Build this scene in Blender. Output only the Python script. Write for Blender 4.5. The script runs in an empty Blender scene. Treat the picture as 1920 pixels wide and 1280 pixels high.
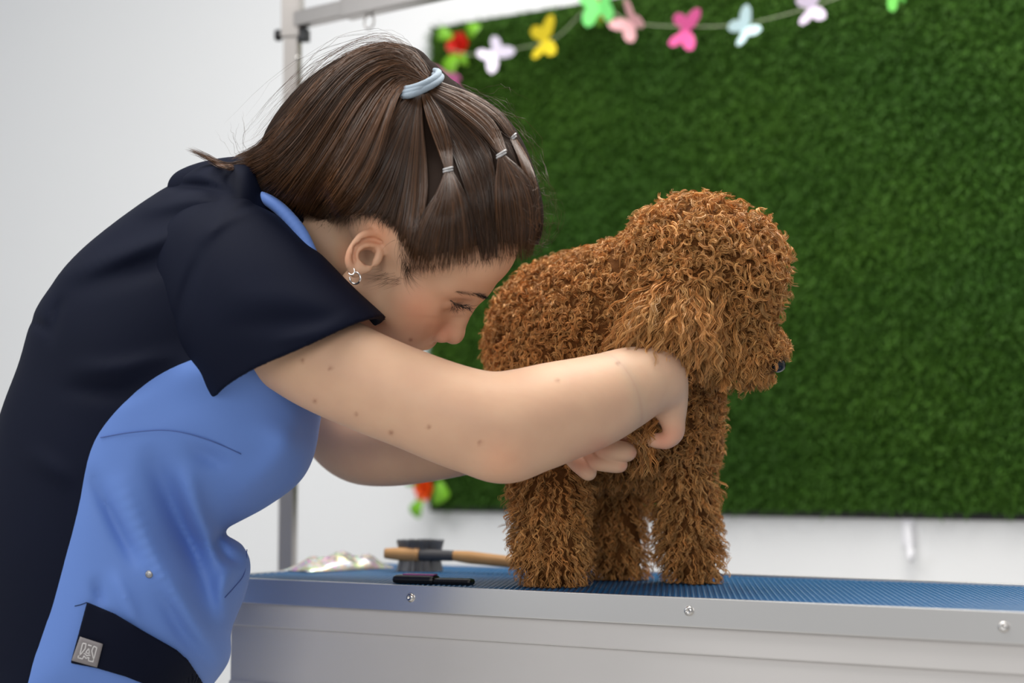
import bpy, math
import numpy as np
from mathutils import Vector, Matrix

# ------------------------------------------------------------------ camera
F, CX, CY = 3200.0, 960.0, 640.0            # focal length in pixels of a 1920x1280 frame
ZC = 1.00                                   # camera height
TH = math.atan(240 / F)                     # pitched up a little (horizon at y = 880)
CT, ST = math.cos(TH), math.sin(TH)
scene = bpy.context.scene
COL = scene.collection
cd = bpy.data.cameras.new('camera')
cd.sensor_width = 36.0
cd.lens = F / 1920 * 36
cd.clip_start = 0.05
cd.dof.use_dof = True
cd.dof.focus_distance = 1.99
cd.dof.aperture_fstop = 2.4
cam = bpy.data.objects.new('camera', cd)
cam.location = (0, 0, ZC)
cam.rotation_euler = (math.pi / 2 + TH, 0, 0)
COL.objects.link(cam)
scene.camera = cam

# ------------------------------------------------------------------ light
scene.view_settings.view_transform = 'Standard'
scene.view_settings.look = 'None'
scene.view_settings.exposure = 0.0
scene.view_settings.gamma = 1.0
scene.view_settings.use_curve_mapping = False
world = bpy.data.worlds.new('room_daylight')
scene.world = world
world.use_nodes = True
bg = world.node_tree.nodes['Background']
bg.inputs[0].default_value = (0.93, 0.96, 1.0, 1)
bg.inputs[1].default_value = 0.36


def area(name, loc, target, sx, sy, power, col):
    l = bpy.data.lights.new(name, 'AREA')
    l.shape = 'RECTANGLE'
    l.size, l.size_y, l.energy, l.color = sx, sy, power, col
    o = bpy.data.objects.new(name, l)
    o.location = loc
    o.rotation_euler = (Vector(target) - Vector(loc)).to_track_quat('-Z', 'Y').to_euler()
    COL.objects.link(o)
    return o


area('ceiling_panel_light', (0.55, 2.25, 2.75), (0.5, 2.25, 0), 1.2, 1.2, 52, (1, 0.96, 0.90))
area('ceiling_panel_light', (-1.1, 1.6, 2.75), (-1.1, 1.7, 0), 1.2, 1.2, 30, (1, 0.98, 0.95))
area('window_and_fill_light', (-3.0, 1.2, 1.9), (0.2, 2.6, 1.2), 1.4, 1.6, 22, (0.95, 0.98, 1.0))
area('window_and_fill_light', (-0.7, -1.9, 1.9), (0.1, 2.1, 1.1), 2.2, 1.5, 50, (1.0, 0.97, 0.93))  # added frontal fill from behind the camera, not an actual window

# ------------------------------------------------------------------ helpers
f32 = np.float32
rng = np.random.default_rng(7)


def c2w(P):
    """camera axes (right, up, depth) -> world"""
    P = np.asarray(P, float)
    X, Y, Z = P[..., 0], P[..., 1], P[..., 2]
    return np.stack([X, Z * CT - Y * ST, ZC + Z * ST + Y * CT], -1)


def C(px, py, d):
    return np.array([(px - CX) / F * d, (CY - py) / F * d, d], float)


def W(px, py, d):
    return c2w(C(px, py, d))


def ray(px, py):
    return W(px, py, 1.0) - np.array([0, 0, ZC])


def on_z(px, py, z):
    r = ray(px, py)
    return np.array([0, 0, ZC]) + r * ((z - ZC) / r[2])


def proj(P):
    """world -> pixels and depth"""
    P = np.asarray(P, float)
    x, y, z = P[..., 0], P[..., 1], P[..., 2] - ZC
    Z = y * CT + z * ST
    Y = -y * ST + z * CT
    return CX + F * x / Z, CY - F * Y / Z, Z


def mk(name, V, faces, mat=None, parent=None, smooth=True, col=None, label=None, kind=None):
    me = bpy.data.meshes.new(name)
    V = np.ascontiguousarray(np.asarray(V, f32).reshape(-1, 3))
    if not isinstance(faces, (list, tuple)):
        faces = [faces]
    faces = [np.asarray(q, np.int32) for q in faces if len(q)]
    me.vertices.add(len(V))
    me.vertices.foreach_set('co', V.ravel())
    nl = sum(q.size for q in faces)
    nf = sum(len(q) for q in faces)
    me.loops.add(nl)
    me.polygons.add(nf)
    me.loops.foreach_set('vertex_index', np.concatenate([q.ravel() for q in faces]))
    st, o = [], 0
    for q in faces:
        st.append(o + np.arange(len(q), dtype=np.int32) * q.shape[1])
        o += q.size
    me.polygons.foreach_set('loop_start', np.concatenate(st).astype(np.int32))
    me.update(calc_edges=True)
    me.polygons.foreach_set('use_smooth', np.full(nf, smooth))
    if col is not None:
        a = me.color_attributes.new('tint', 'FLOAT_COLOR', 'POINT')
        c = np.ones((len(V), 4), f32)
        c[:, :3] = col
        a.data.foreach_set('color', c.ravel())
    if mat:
        me.materials.append(mat)
    o = bpy.data.objects.new(name, me)
    COL.objects.link(o)
    o.parent = parent
    if label:
        o['label'] = label
    if kind:
        o['kind'] = kind
    return o


def empty(name, loc, label, cat, group=None):
    o = bpy.data.objects.new(name, None)
    o.location = loc
    o.empty_display_size = 0.05
    COL.objects.link(o)
    tag(o, label, cat, group)
    return o


def tag(o, label, cat, group=None):
    o['label'] = label
    o['category'] = cat
    if group:
        o['group'] = group


def under(o, parent):
    """parent without moving (parent is an unrotated Empty)"""
    o.parent = parent
    o.location = Vector(o.location) - Vector(parent.location)
    return o


def smin(a, b, k):
    h = np.maximum(k - np.abs(a - b), 0) / k
    return np.minimum(a, b) - h * h * (k * 0.25)


def crom(st, n):
    """Catmull-Rom through rows of st, n samples"""
    st = np.asarray(st, float)
    m = len(st)
    ext = np.vstack([2 * st[0] - st[1], st, 2 * st[-1] - st[-2]])
    t = np.linspace(0, m - 1 - 1e-9, n)
    i = t.astype(int)
    u = (t - i)[:, None]
    p0, p1, p2, p3 = ext[i], ext[i + 1], ext[i + 2], ext[i + 3]
    return 0.5 * (2 * p1 + (p2 - p0) * u + (2 * p0 - 5 * p1 + 4 * p2 - p3) * u * u + (3 * p1 - p0 - 3 * p2 + p3) * u ** 3)


def segdist(x, y, pts):
    """distance to polyline, arrays x y"""
    best = np.full(np.shape(x), 1e9, f32)
    for (ax, ay), (bx, by) in zip(pts[:-1], pts[1:]):
        vx, vy = bx - ax, by - ay
        t = np.clip(((x - ax) * vx + (y - ay) * vy) / (vx * vx + vy * vy + 1e-9), 0, 1)
        best = np.minimum(best, np.hypot(x - ax - t * vx, y - ay - t * vy))
    return best


def polysd(x, y, pts):
    """signed distance to polygon, positive inside"""
    pts = [tuple(p) for p in pts]
    d = segdist(x, y, pts + [pts[0]])
    ins = np.zeros(np.shape(x), bool)
    for (ax, ay), (bx, by) in zip(pts, pts[1:] + pts[:1]):
        if ay == by:
            continue
        c = ((ay > y) != (by > y)) & (x < (bx - ax) * (y - ay) / (by - ay) + ax)
        ins ^= c
    return np.where(ins, d, -d)


def smoothpoly(pts, n=8):
    p = np.asarray(pts, float)
    m = len(p)
    out = []
    for i in range(m):
        p0, p1, p2, p3 = p[i - 1], p[i], p[(i + 1) % m], p[(i + 2) % m]
        for k in range(n):
            u = k / n
            out.append(0.5 * (2 * p1 + (p2 - p0) * u + (2 * p0 - 5 * p1 + 4 * p2 - p3) * u * u + (3 * p1 - p0 - 3 * p2 + p3) * u ** 3))
    return np.array(out)


def ell(x, y, z, r):
    k0 = np.sqrt((x / r[0]) ** 2 + (y / r[1]) ** 2 + (z / r[2]) ** 2)
    k1 = np.sqrt((x / r[0] ** 2) ** 2 + (y / r[1] ** 2) ** 2 + (z / r[2] ** 2) ** 2)
    return k0 * (k0 - 1) / np.maximum(k1, 1e-6)


class Frame:
    """local axes -> camera axes"""

    def __init__(s, M, t, sc=1.0):
        s.M, s.t, s.s = np.asarray(M, float), np.asarray(t, float), sc

    def cam(s, p):
        return (np.asarray(p, float) * s.s) @ s.M.T + s.t

    def loc(s, X, Y, Z):
        a, b, c = X - s.t[0], Y - s.t[1], Z - s.t[2]
        M = s.M / s.s
        return [M[0, i] * a + M[1, i] * b + M[2, i] * c for i in range(3)]


class Field:
    """implicit surface on a lattice of pixels and depths"""

    def __init__(s, x0, x1, y0, y1, d0, d1, sp, sd):
        s.px = np.arange(x0, x1 + sp, sp).astype(f32)
        s.py = np.arange(y0, y1 + sp, sp).astype(f32)
        s.d = np.arange(d0, d1 + sd, sd).astype(f32)
        s.sp, s.sd = sp, sd
        s.V = np.full((len(s.px), len(s.py), len(s.d)), 0.1, f32)

    def block(s, lo, hi):
        i = []
        for a, l, h in zip((s.px, s.py, s.d), lo, hi):
            i.append(slice(max(0, int(np.searchsorted(a, l)) - 1), min(len(a), int(np.searchsorted(a, h)) + 1)))
        return tuple(i)

    def around(s, pts, rads):
        pts, rads = np.asarray(pts, float), np.asarray(rads, float)
        d = pts[:, 2]
        dn = np.maximum(d - rads, 0.3)
        px, py = CX + F * pts[:, 0] / d, CY - F * pts[:, 1] / d
        rp = rads * F / dn
        return s.block(((px - rp).min(), (py - rp).min(), (d - rads).min()), ((px + rp).max(), (py + rp).max(), (d + rads).max()))

    def coords(s, sl):
        PX = s.px[sl[0]][:, None, None]
        PY = s.py[sl[1]][None, :, None]
        D = s.d[sl[2]][None, None, :]
        return (PX - CX) / F * D, (CY - PY) / F * D, D

    def put(s, sl, v, k=0.01, mode='add'):
        if any(q.stop <= q.start for q in sl):
            return
        v = v.astype(f32)
        if mode == 'add':
            s.V[sl] = smin(s.V[sl], v, k)
        else:
            s.V[sl] = -smin(-s.V[sl], v, k)

    def cone(s, a, b, ra, rb, k=0.01, mode='add'):
        """a, b camera points, radii in metres"""
        a, b = np.asarray(a, float), np.asarray(b, float)
        m = k + 0.008
        sl = s.around([a, b], [ra + m, rb + m])
        X, Y, D = s.coords(sl)
        v = b - a
        t = np.clip(((X - a[0]) * v[0] + (Y - a[1]) * v[1] + (D - a[2]) * v[2]) / (v @ v + 1e-12), 0, 1)
        q = np.sqrt((X - a[0] - t * v[0]) ** 2 + (Y - a[1] - t * v[1]) ** 2 + (D - a[2] - t * v[2]) ** 2)
        s.put(sl, q - (ra + (rb - ra) * t), k, mode)

    def tube(s, st, n=None, k=0.004, k0=None, mode='add'):
        """st rows (px, py, depth, radius px)"""
        q = crom(st, n or len(st) * 5)
        P = np.array([C(*r[:3]) for r in q])
        R = q[:, 3] * q[:, 2] / F
        # one distance for the whole tube, then blended once
        m = (k0 or k) + 0.01
        sl = s.around(P, R + m)
        X, Y, D = s.coords(sl)
        shape = np.broadcast(X, Y, D).shape
        best = np.full(shape, 0.2, f32)
        T = Field.__new__(Field)
        T.px, T.py, T.d = s.px[sl[0]], s.py[sl[1]], s.d[sl[2]]
        T.V = best
        for i in range(len(P) - 1):
            T.cone(P[i], P[i + 1], R[i], R[i + 1], k)
        s.put(sl, T.V, k0 or k, mode)

    def ellip(s, c, r, k=0.01, mode='add', fr=None, rot=None):
        """ellipsoid; c in frame fr (or camera), r metres"""
        c = np.asarray(c, float)
        cc = fr.cam(c) if fr else c
        sc = fr.s if fr else 1.0
        sl = s.around([cc], [max(r) * sc + k + 0.008])
        if any(q.stop <= q.start for q in sl):
            return
        X, Y, D = s.coords(sl)
        if fr:
            x, y, z = fr.loc(X, Y, D)
        else:
            x, y, z = X, Y, D
        x, y, z = x - c[0], y - c[1], z - c[2]
        if rot is not None:
            R = np.asarray(rot, float)
            x, y, z = [R[0, i] * x + R[1, i] * y + R[2, i] * z for i in range(3)]
        s.put(sl, ell(x, y, z, r) * sc, k, mode)

    def fcone(s, fr, a, b, ra, rb, k=0.01, mode='add'):
        s.cone(fr.cam(a), fr.cam(b), ra * fr.s, rb * fr.s, k, mode)

    def depthmap(s):
        """first surface depth for each lattice pixel; holes filled from neighbours"""
        V = s.V
        neg = V < 0
        has = neg.any(2)
        k = neg.argmax(2)
        ii, jj = np.indices(k.shape)
        k1 = np.maximum(k, 1)
        v1, v0 = V[ii, jj, k1], V[ii, jj, k1 - 1]
        t = np.clip(v0 / (v0 - v1 + 1e-9), 0, 1)
        dm = np.where(has, s.d[k1 - 1] + t * s.sd, np.nan).astype(f32)
        raw = has.copy()
        for _ in range(60):
            bad = np.isnan(dm)
            if not bad.any():
                break
            acc = np.zeros_like(dm)
            cnt = np.zeros_like(dm)
            for ax, sh in ((0, 1), (0, -1), (1, 1), (1, -1)):
                r = np.roll(dm, sh, ax)
                ok = ~np.isnan(r)
                acc += np.where(ok, r, 0)
                cnt += ok
            dm = np.where(bad & (cnt > 0), acc / np.maximum(cnt, 1), dm)
        med = np.nanmedian(dm)
        s.dm, s.dm_raw = np.where(np.isnan(dm), med, dm), raw
        return s.dm

    def depth(s, px, py):
        px, py = np.asarray(px, float), np.asarray(py, float)
        u = np.clip((px - s.px[0]) / s.sp, 0, len(s.px) - 1.001)
        v = np.clip((py - s.py[0]) / s.sp, 0, len(s.py) - 1.001)
        i, j = u.astype(int), v.astype(int)
        a, b = u - i, v - j
        m = s.dm
        return m[i, j] * (1 - a) * (1 - b) + m[i + 1, j] * a * (1 - b) + m[i, j + 1] * (1 - a) * b + m[i + 1, j + 1] * a * b

    def mesh(s):
        """surface nets -> world vertices, quads, lattice coordinates"""
        V = s.V
        nx, ny, nz = V.shape
        S = V < 0
        c = np.zeros((nx - 1, ny - 1, nz - 1), np.uint8)
        for i in (0, 1):
            for j in (0, 1):
                for k in (0, 1):
                    c += S[i:nx - 1 + i, j:ny - 1 + j, k:nz - 1 + k]
        act = np.argwhere((c > 0) & (c < 8))
        idx = np.full(c.shape, -1, np.int32)
        idx[tuple(act.T)] = np.arange(len(act))
        acc = np.zeros((len(act), 3))
        cnt = np.zeros(len(act))
        offs = [(i, j, k) for i in (0, 1) for j in (0, 1) for k in (0, 1)]
        val = {o: V[act[:, 0] + o[0], act[:, 1] + o[1], act[:, 2] + o[2]].astype(float) for o in offs}
        for o in offs:
            for ax in range(3):
                if o[ax]:
                    continue
                o2 = tuple(o[q] + (q == ax) for q in range(3))
                a, b = val[o], val[o2]
                m = (a < 0) != (b < 0)
                t = np.where(m, a / np.where(m, a - b, 1), 0)
                p = np.array(o, float)[None, :].repeat(len(act), 0)
                p[:, ax] += t
                acc += np.where(m[:, None], p, 0)
                cnt += m
        g = act + acc / np.maximum(cnt, 1)[:, None]
        px = s.px[0] + g[:, 0] * s.sp
        py = s.py[0] + g[:, 1] * s.sp
        d = s.d[0] + g[:, 2] * s.sd
        quads = []
        for ax in range(3):
            a1, a2 = [(1, 2), (2, 0), (0, 1)][ax]
            sl0, sl1 = [slice(None)] * 3, [slice(None)] * 3
            sl0[ax], sl1[ax] = slice(0, -1), slice(1, None)
            s0, s1 = S[tuple(sl0)], S[tuple(sl1)]
            e = np.argwhere(s0 != s1)
            ok = (e[:, a1] > 0) & (e[:, a2] > 0)
            for q in (a1, a2):
                ok &= e[:, q] < V.shape[q] - 1
            e = e[ok]
            fl = s0[tuple(e.T)]
            corners = []
            for da, db in ((1, 1), (0, 1), (0, 0), (1, 0)):
                q = e.copy()
                q[:, a1] -= da
                q[:, a2] -= db
                corners.append(idx[tuple(q.T)])
            q = np.stack(corners, 1)
            # lattice (px right, py DOWN, depth) is left-handed with respect to camera axes mirrored twice; flip by sign
            q[~fl] = q[~fl][:, ::-1]
            quads.append(q)
        Q = np.concatenate(quads)
        Vw = c2w(np.stack([(px - CX) / F * d, (CY - py) / F * d, d], 1))
        # make normals face outwards
        A = Vw[Q]
        n = np.cross(A[:, 2] - A[:, 0], A[:, 3] - A[:, 1])
        vol = (n * A.mean(1)).sum()
        if vol < 0:
            Q = Q[:, ::-1]
        return Vw, Q, np.stack([px, py, d], 1)


def relax(V, Q, it=2, lam=0.5):
    """Laplacian smoothing of a quad/tri mesh"""
    V = V.copy()
    n = len(V)
    e = np.concatenate([np.stack([Q[:, i], Q[:, (i + 1) % Q.shape[1]]], 1) for i in range(Q.shape[1])])
    for _ in range(it):
        acc = np.zeros_like(V)
        cnt = np.bincount(e[:, 0], minlength=n) + np.bincount(e[:, 1], minlength=n)
        for c in range(3):
            acc[:, c] = np.bincount(e[:, 0], V[e[:, 1], c], n) + np.bincount(e[:, 1], V[e[:, 0], c], n)
        ok = cnt > 0
        V[ok] += lam * (acc[ok] / cnt[ok][:, None] - V[ok])
    return V


def tris(Q):
    return np.concatenate([Q[:, [0, 1, 2]], Q[:, [0, 2, 3]]])


def cut(V, T, s):
    """split triangles along s = 0; returns (V+, T+, src+), (V-, T-): the two sides share the cut line"""
    sg = s > 0
    m = sg[T].sum(1)
    outp, outn = [T[m == 3]], [T[m == 0]]
    X = T[(m == 1) | (m == 2)]
    if len(X):
        mm = sg[X].sum(1)
        lone_pos = mm == 1
        lone = np.where(lone_pos[:, None], sg[X], ~sg[X]).argmax(1)
        X = np.stack([X[np.arange(len(X)), (lone + i) % 3] for i in range(3)], 1)
        key = np.concatenate([np.sort(X[:, [0, 1]], 1), np.sort(X[:, [0, 2]], 1)])
        u, inv = np.unique(key, axis=0, return_inverse=True)
        inv = inv.ravel()
        t = s[u[:, 0]] / (s[u[:, 0]] - s[u[:, 1]])
        NV = V[u[:, 0]] + t[:, None] * (V[u[:, 1]] - V[u[:, 0]])
        a = len(V) + inv[:len(X)]
        b = len(V) + inv[len(X):]
        one = np.stack([X[:, 0], a, b], 1)
        two = np.concatenate([np.stack([a, X[:, 1], X[:, 2]], 1), np.stack([a, X[:, 2], b], 1)])
        lp2 = np.concatenate([lone_pos, lone_pos])
        outp += [one[lone_pos], two[~lp2]]
        outn += [one[~lone_pos], two[lp2]]
        V = np.concatenate([V, NV])
    res = []
    for o in (outp, outn):
        o = np.concatenate(o)
        used, inv = np.unique(o, return_inverse=True)
        res.append((V[used], inv.reshape(-1, 3)))
    return res


def strands(paths, rad, sides=3, cols=None, ref=None):
    """paths (n,m,3) world, rad (n,m) -> vertices, quads, colours"""
    n, m, _ = paths.shape
    t = np.gradient(paths, axis=1)
    t /= np.linalg.norm(t, axis=2, keepdims=True) + 1e-12
    if ref is None:
        ref = rng.normal(size=(n, 1, 3))
    e1 = ref - (ref * t).sum(2, keepdims=True) * t
    e1 /= np.linalg.norm(e1, axis=2, keepdims=True) + 1e-12
    e2 = np.cross(t, e1)
    if sides == 2:
        ring = np.stack([paths + e1 * rad[..., None], paths - e1 * rad[..., None]], 2)
    else:
        an = np.arange(sides) * 2 * math.pi / sides
        ring = np.stack([paths + (e1 * math.cos(a) + e2 * math.sin(a)) * rad[..., None] for a in an], 2)
    V = ring.reshape(-1, 3)
    base = (np.arange(n)[:, None] * m + np.arange(m - 1)[None, :]) * sides
    base = base.ravel()
    qs = []
    for k in range(1 if sides == 2 else sides):
        k2 = (k + 1) % sides
        qs.append(np.stack([base + k, base + k2, base + sides + k2, base + sides + k], 1))
    col = None
    if cols is not None:
        col = np.repeat(cols, m * sides, 0)
    return V, np.concatenate(qs), col


def box(name, lo, hi, mat, parent=None, bevel=0.0, M=None, label=None):
    """axis box lo..hi in a local frame M (4x4 Matrix), bevelled"""
    x0, y0, z0 = lo
    x1, y1, z1 = hi
    me = bpy.data.meshes.new(name)
    import bmesh
    bm = bmesh.new()
    bmesh.ops.create_cube(bm, size=1)
    for v in bm.verts:
        v.co = Vector(((x0 + x1) / 2 + v.co.x * (x1 - x0), (y0 + y1) / 2 + v.co.y * (y1 - y0), (z0 + z1) / 2 + v.co.z * (z1 - z0)))
    if bevel:
        bmesh.ops.bevel(bm, geom=bm.edges[:], offset=bevel, segments=2, affect='EDGES', profile=0.5)
    if M is not None:
        bm.transform(M)
    bm.to_mesh(me)
    bm.free()
    if mat:
        me.materials.append(mat)
    o = bpy.data.objects.new(name, me)
    COL.objects.link(o)
    o.parent = parent
    if label:
        o['label'] = label
    return o


def lathe(name, prof, mat, parent=None, M=None, seg=20, label=None):
    """prof rows (radius, z) about local z"""
    prof = np.asarray(prof, float)
    an = np.arange(seg) * 2 * math.pi / seg
    V = np.stack([prof[:, 0][:, None] * np.cos(an), prof[:, 0][:, None] * np.sin(an), prof[:, 1][:, None] + 0 * an], 2).reshape(-1, 3)
    q = []
    for i in range(len(prof) - 1):
        for j in range(seg):
            k = (j + 1) % seg
            q.append((i * seg + j, i * seg + k, (i + 1) * seg + k, (i + 1) * seg + j))
    if M is not None:
        A = np.array(M)
        V = V @ A[:3, :3].T + A[:3, 3]
    return mk(name, V, np.array(q), mat, parent, label=label)


def tubemesh(name, pts, r, mat, parent=None, sides=8, n=None, label=None):
    pts = np.asarray(pts, float)
    q = crom(pts, n or len(pts) * 6) if len(pts) > 2 else pts
    rr = np.full((1, len(q)), r) if np.isscalar(r) else np.interp(np.linspace(0, 1, len(q)), np.linspace(0, 1, len(r)), r)[None]
    V, Q, _ = strands(q[None], rr, sides, ref=np.array([[[0.31, 0.2, 0.93]]]))
    m = len(q)
    c0, c1 = len(V), len(V) + 1
    V = np.vstack([V, q[0], q[-1]])
    T = []
    for k in range(sides):
        k2 = (k + 1) % sides
        T.append((c0, k2, k))
        T.append((c1, (m - 1) * sides + k, (m - 1) * sides + k2))
    return mk(name, V, [Q, np.array(T)], mat, parent, label=label)


# ------------------------------------------------------------------ materials
def mat(name, col, rough=0.5, metal=0.0, spec=0.5, sss=0.0, noise=None, bump=None, tint=0.0, coat=0.0, sheen=0.0, aniso=0.0):
    """noise = (scale, second colour, strength); bump = (scale, strength, distance); tint = use of the 'tint' attribute"""
    m = bpy.data.materials.new(name)
    m.use_nodes = True
    nt = m.node_tree
    N, L = nt.nodes, nt.links
    b = N['Principled BSDF']
    b.inputs['Base Color'].default_value = (*col, 1)
    b.inputs['Roughness'].default_value = rough
    b.inputs['Metallic'].default_value = metal
    b.inputs['Specular IOR Level'].default_value = spec
    b.inputs['Coat Weight'].default_value = coat
    b.inputs['Sheen Weight'].default_value = sheen
    b.inputs['Anisotropic'].default_value = aniso
    if sss:
        b.inputs['Subsurface Weight'].default_value = sss
        b.inputs['Subsurface Radius'].default_value = (1.0, 0.35, 0.2)
        b.inputs['Subsurface Scale'].default_value = 0.006
    src = None
    tc = N.new('ShaderNodeTexCoord')
    if noise:
        n = N.new('ShaderNodeTexNoise')
        n.inputs['Scale'].default_value = noise[0]
        n.inputs['Detail'].default_value = 5
        L.new(tc.outputs['Object'], n.inputs['Vector'])
        mx = N.new('ShaderNodeMix')
        mx.data_type = 'RGBA'
        mr = N.new('ShaderNodeMapRange')
        mr.inputs['From Min'].default_value = 0.35
        mr.inputs['From Max'].default_value = 0.65
        mr.inputs['To Max'].default_value = noise[2]
        L.new(n.outputs['Fac'], mr.inputs['Value'])
        L.new(mr.outputs[0], mx.inputs['Factor'])
        mx.inputs['A'].default_value = (*col, 1)
        mx.inputs['B'].default_value = (*noise[1], 1)
        src = mx.outputs['Result']
    if tint:
        at = N.new('ShaderNodeAttribute')
        at.attribute_name = 'tint'
        mt = N.new('ShaderNodeMix')
        mt.data_type = 'RGBA'
        mt.blend_type = 'MULTIPLY'
        mt.inputs['Factor'].default_value = tint
        if src:
            L.new(src, mt.inputs['A'])
        else:
            mt.inputs['A'].default_value = (*col, 1)
        L.new(at.outputs['Color'], mt.inputs['B'])
        src = mt.outputs['Result']
    if src:
        L.new(src, b.inputs['Base Color'])
    if bump:
        n = N.new('ShaderNodeTexNoise')
        n.inputs['Scale'].default_value = bump[0]
        n.inputs['Detail'].default_value = 4
        L.new(tc.outputs['Object'], n.inputs['Vector'])
        bp = N.new('ShaderNodeBump')
        bp.inputs['Strength'].default_value = bump[1]
        bp.inputs['Distance'].default_value = bump[2]
        L.new(n.outputs['Fac'], bp.inputs['Height'])
        L.new(bp.outputs[0], b.inputs['Normal'])
    return m


M_wall = mat('white_wall_paint', (0.80, 0.81, 0.82), 0.55, noise=(1.2, (0.77, 0.78, 0.80), 0.6), bump=(60, 0.05, 0.002))
M_floor = mat('pale_floor_tile', (0.55, 0.54, 0.52), 0.4, noise=(3, (0.48, 0.47, 0.46), 0.6))
M_alu = mat('brushed_aluminium', (0.80, 0.78, 0.76), 0.28, 0.85, bump=(180, 0.04, 0.0006))
M_steel = mat('stainless_steel', (0.46, 0.43, 0.41), 0.34, 1.0, noise=(8, (0.40, 0.375, 0.355), 0.5))
M_chrome = mat('polished_screw_steel', (0.62, 0.60, 0.58), 0.18, 1.0)
M_apron = mat('pale_grey_metal_panel', (0.60, 0.575, 0.56), 0.4, 0.0, noise=(5, (0.56, 0.54, 0.525), 0.4))
M_black = mat('black_plastic', (0.008, 0.008, 0.010), 0.32)
M_rubber = mat('dark_rubber', (0.015, 0.017, 0.02), 0.6)
M_skin = mat('skin', (0.66, 0.415, 0.272), 0.52, spec=0.28, sss=0.15, noise=(28, (0.59, 0.35, 0.235), 0.5), tint=1.0, bump=(700, 0.08, 0.0006))
M_hairbase = mat('dark_hair_base', (0.016, 0.009, 0.006), 0.8, spec=0.08)
M_hair = mat('brown_hair', (0.074, 0.0335, 0.0145), 0.33, spec=0.5, tint=1.0)
M_tie = mat('grey_blue_fabric_tie', (0.30, 0.36, 0.42), 0.8, noise=(300, (0.28, 0.35, 0.42), 0.7), bump=(500, 0.4, 0.001))
M_elastic = mat('clear_grey_elastic', (0.45, 0.44, 0.44), 0.25)
M_navy = mat('navy_cotton', (0.0026, 0.0044, 0.0150), 0.7, spec=0.11, noise=(6, (0.0021, 0.0036, 0.012), 0.6), bump=(900, 0.08, 0.0006))
M_blue = mat('light_blue_cotton', (0.125, 0.235, 0.60), 0.62, spec=0.3, noise=(5, (0.115, 0.22, 0.57), 0.6), bump=(900, 0.08, 0.0006), sheen=0.1)
M_thread = mat('blue_thread', (0.06, 0.11, 0.33), 0.7)
M_tagm = mat('grey_woven_label', (0.22, 0.20, 0.205), 0.7)
M_logo = mat('silver_print', (0.62, 0.60, 0.60), 0.5)
M_silver = mat('silver', (0.85, 0.83, 0.82), 0.15, 1.0)
M_lash = mat('dark_lash', (0.012, 0.008, 0.007), 0.5)
M_eye = mat('eyeball', (0.62, 0.58, 0.56), 0.1)
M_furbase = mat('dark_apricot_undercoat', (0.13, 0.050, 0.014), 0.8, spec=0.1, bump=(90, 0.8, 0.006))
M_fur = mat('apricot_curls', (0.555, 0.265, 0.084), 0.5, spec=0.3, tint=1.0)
M_nose = mat('black_dog_nose', (0.006, 0.006, 0.008), 0.25)
M_grassbase = mat('dark_green_backing', (0.020, 0.055, 0.007), 0.9, spec=0.1)
M_grass = mat('artificial_grass_blade', (0.046, 0.118, 0.014), 0.6, spec=0.15, tint=1.0)
M_backing = mat('black_mat_backing', (0.012, 0.012, 0.014), 0.8)
M_wood = mat('pale_wood', (0.50, 0.27, 0.10), 0.45, noise=(40, (0.42, 0.21, 0.07), 0.6))
M_pins = mat('grey_metal_pins', (0.30, 0.30, 0.31), 0.35, 0.8)
M_padgrey = mat('dark_grey_pad', (0.05, 0.05, 0.055), 0.6)
M_purple = mat('purple_plastic', (0.30, 0.07, 0.25), 0.4)
M_string = mat('pale_string', (0.30, 0.34, 0.22), 0.7)


def paper(name, c):
    return mat(name, c, 0.6, spec=0.3)


M_mat = mat('blue_rubber_mat', (0.010, 0.070, 0.180), 0.55, spec=0.3)
M_stud = mat('blue_rubber_stud', (0.014, 0.090, 0.215), 0.24, spec=0.6)


def glitter():
    m = mat('iridescent_glitter_film', (0.72, 0.68, 0.62), 0.22, 0.6)
    N, L = m.node_tree.nodes, m.node_tree.links
    b = N['Principled BSDF']
    tc = N.new('ShaderNodeTexCoord')
    v = N.new('ShaderNodeTexVoronoi')
    v.inputs['Scale'].default_value = 160
    L.new(tc.outputs['Object'], v.inputs['Vector'])
    h = N.new('ShaderNodeMix')
    h.data_type = 'RGBA'
    h.inputs['Factor'].default_value = 0.35
    h.inputs['A'].default_value = (0.78, 0.72, 0.62, 1)
    L.new(v.outputs['Color'], h.inputs['B'])
    L.new(h.outputs['Result'], b.inputs['Base Color'])
    bp = N.new('ShaderNodeBump')
    bp.inputs['Strength'].default_value = 1.0
    bp.inputs['Distance'].default_value = 0.004
    L.new(v.outputs['Color'], bp.inputs['Height'])
    L.new(bp.outputs[0], b.inputs['Normal'])
    return m


M_glitter = glitter()

# ------------------------------------------------------------------ room shell
ZT = ZC - 0.142                                     # table top height
VPX = -4250.0                                       # vanishing point of wall and table, left
wd = np.array([-(VPX - CX) / F, -1.0 / CT, 0.0])
wd /= np.linalg.norm(wd)                            # along the wall, to the right and nearer
wn = np.array([wd[1], -wd[0], 0.0])                 # out of the wall, towards the room
W0 = W(808, 948, 3.5)                               # lower left corner of the grass panel


def on_wall(px, py, off=0.0):
    r = ray(px, py)
    o = np.array([0, 0, ZC])
    p0 = W0 + wn * off
    return o + r * (((p0 - o) @ wn) / (r @ wn))


def wall_uv(p):
    q = np.asarray(p) - W0
    return q @ wd, q[2]


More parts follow.
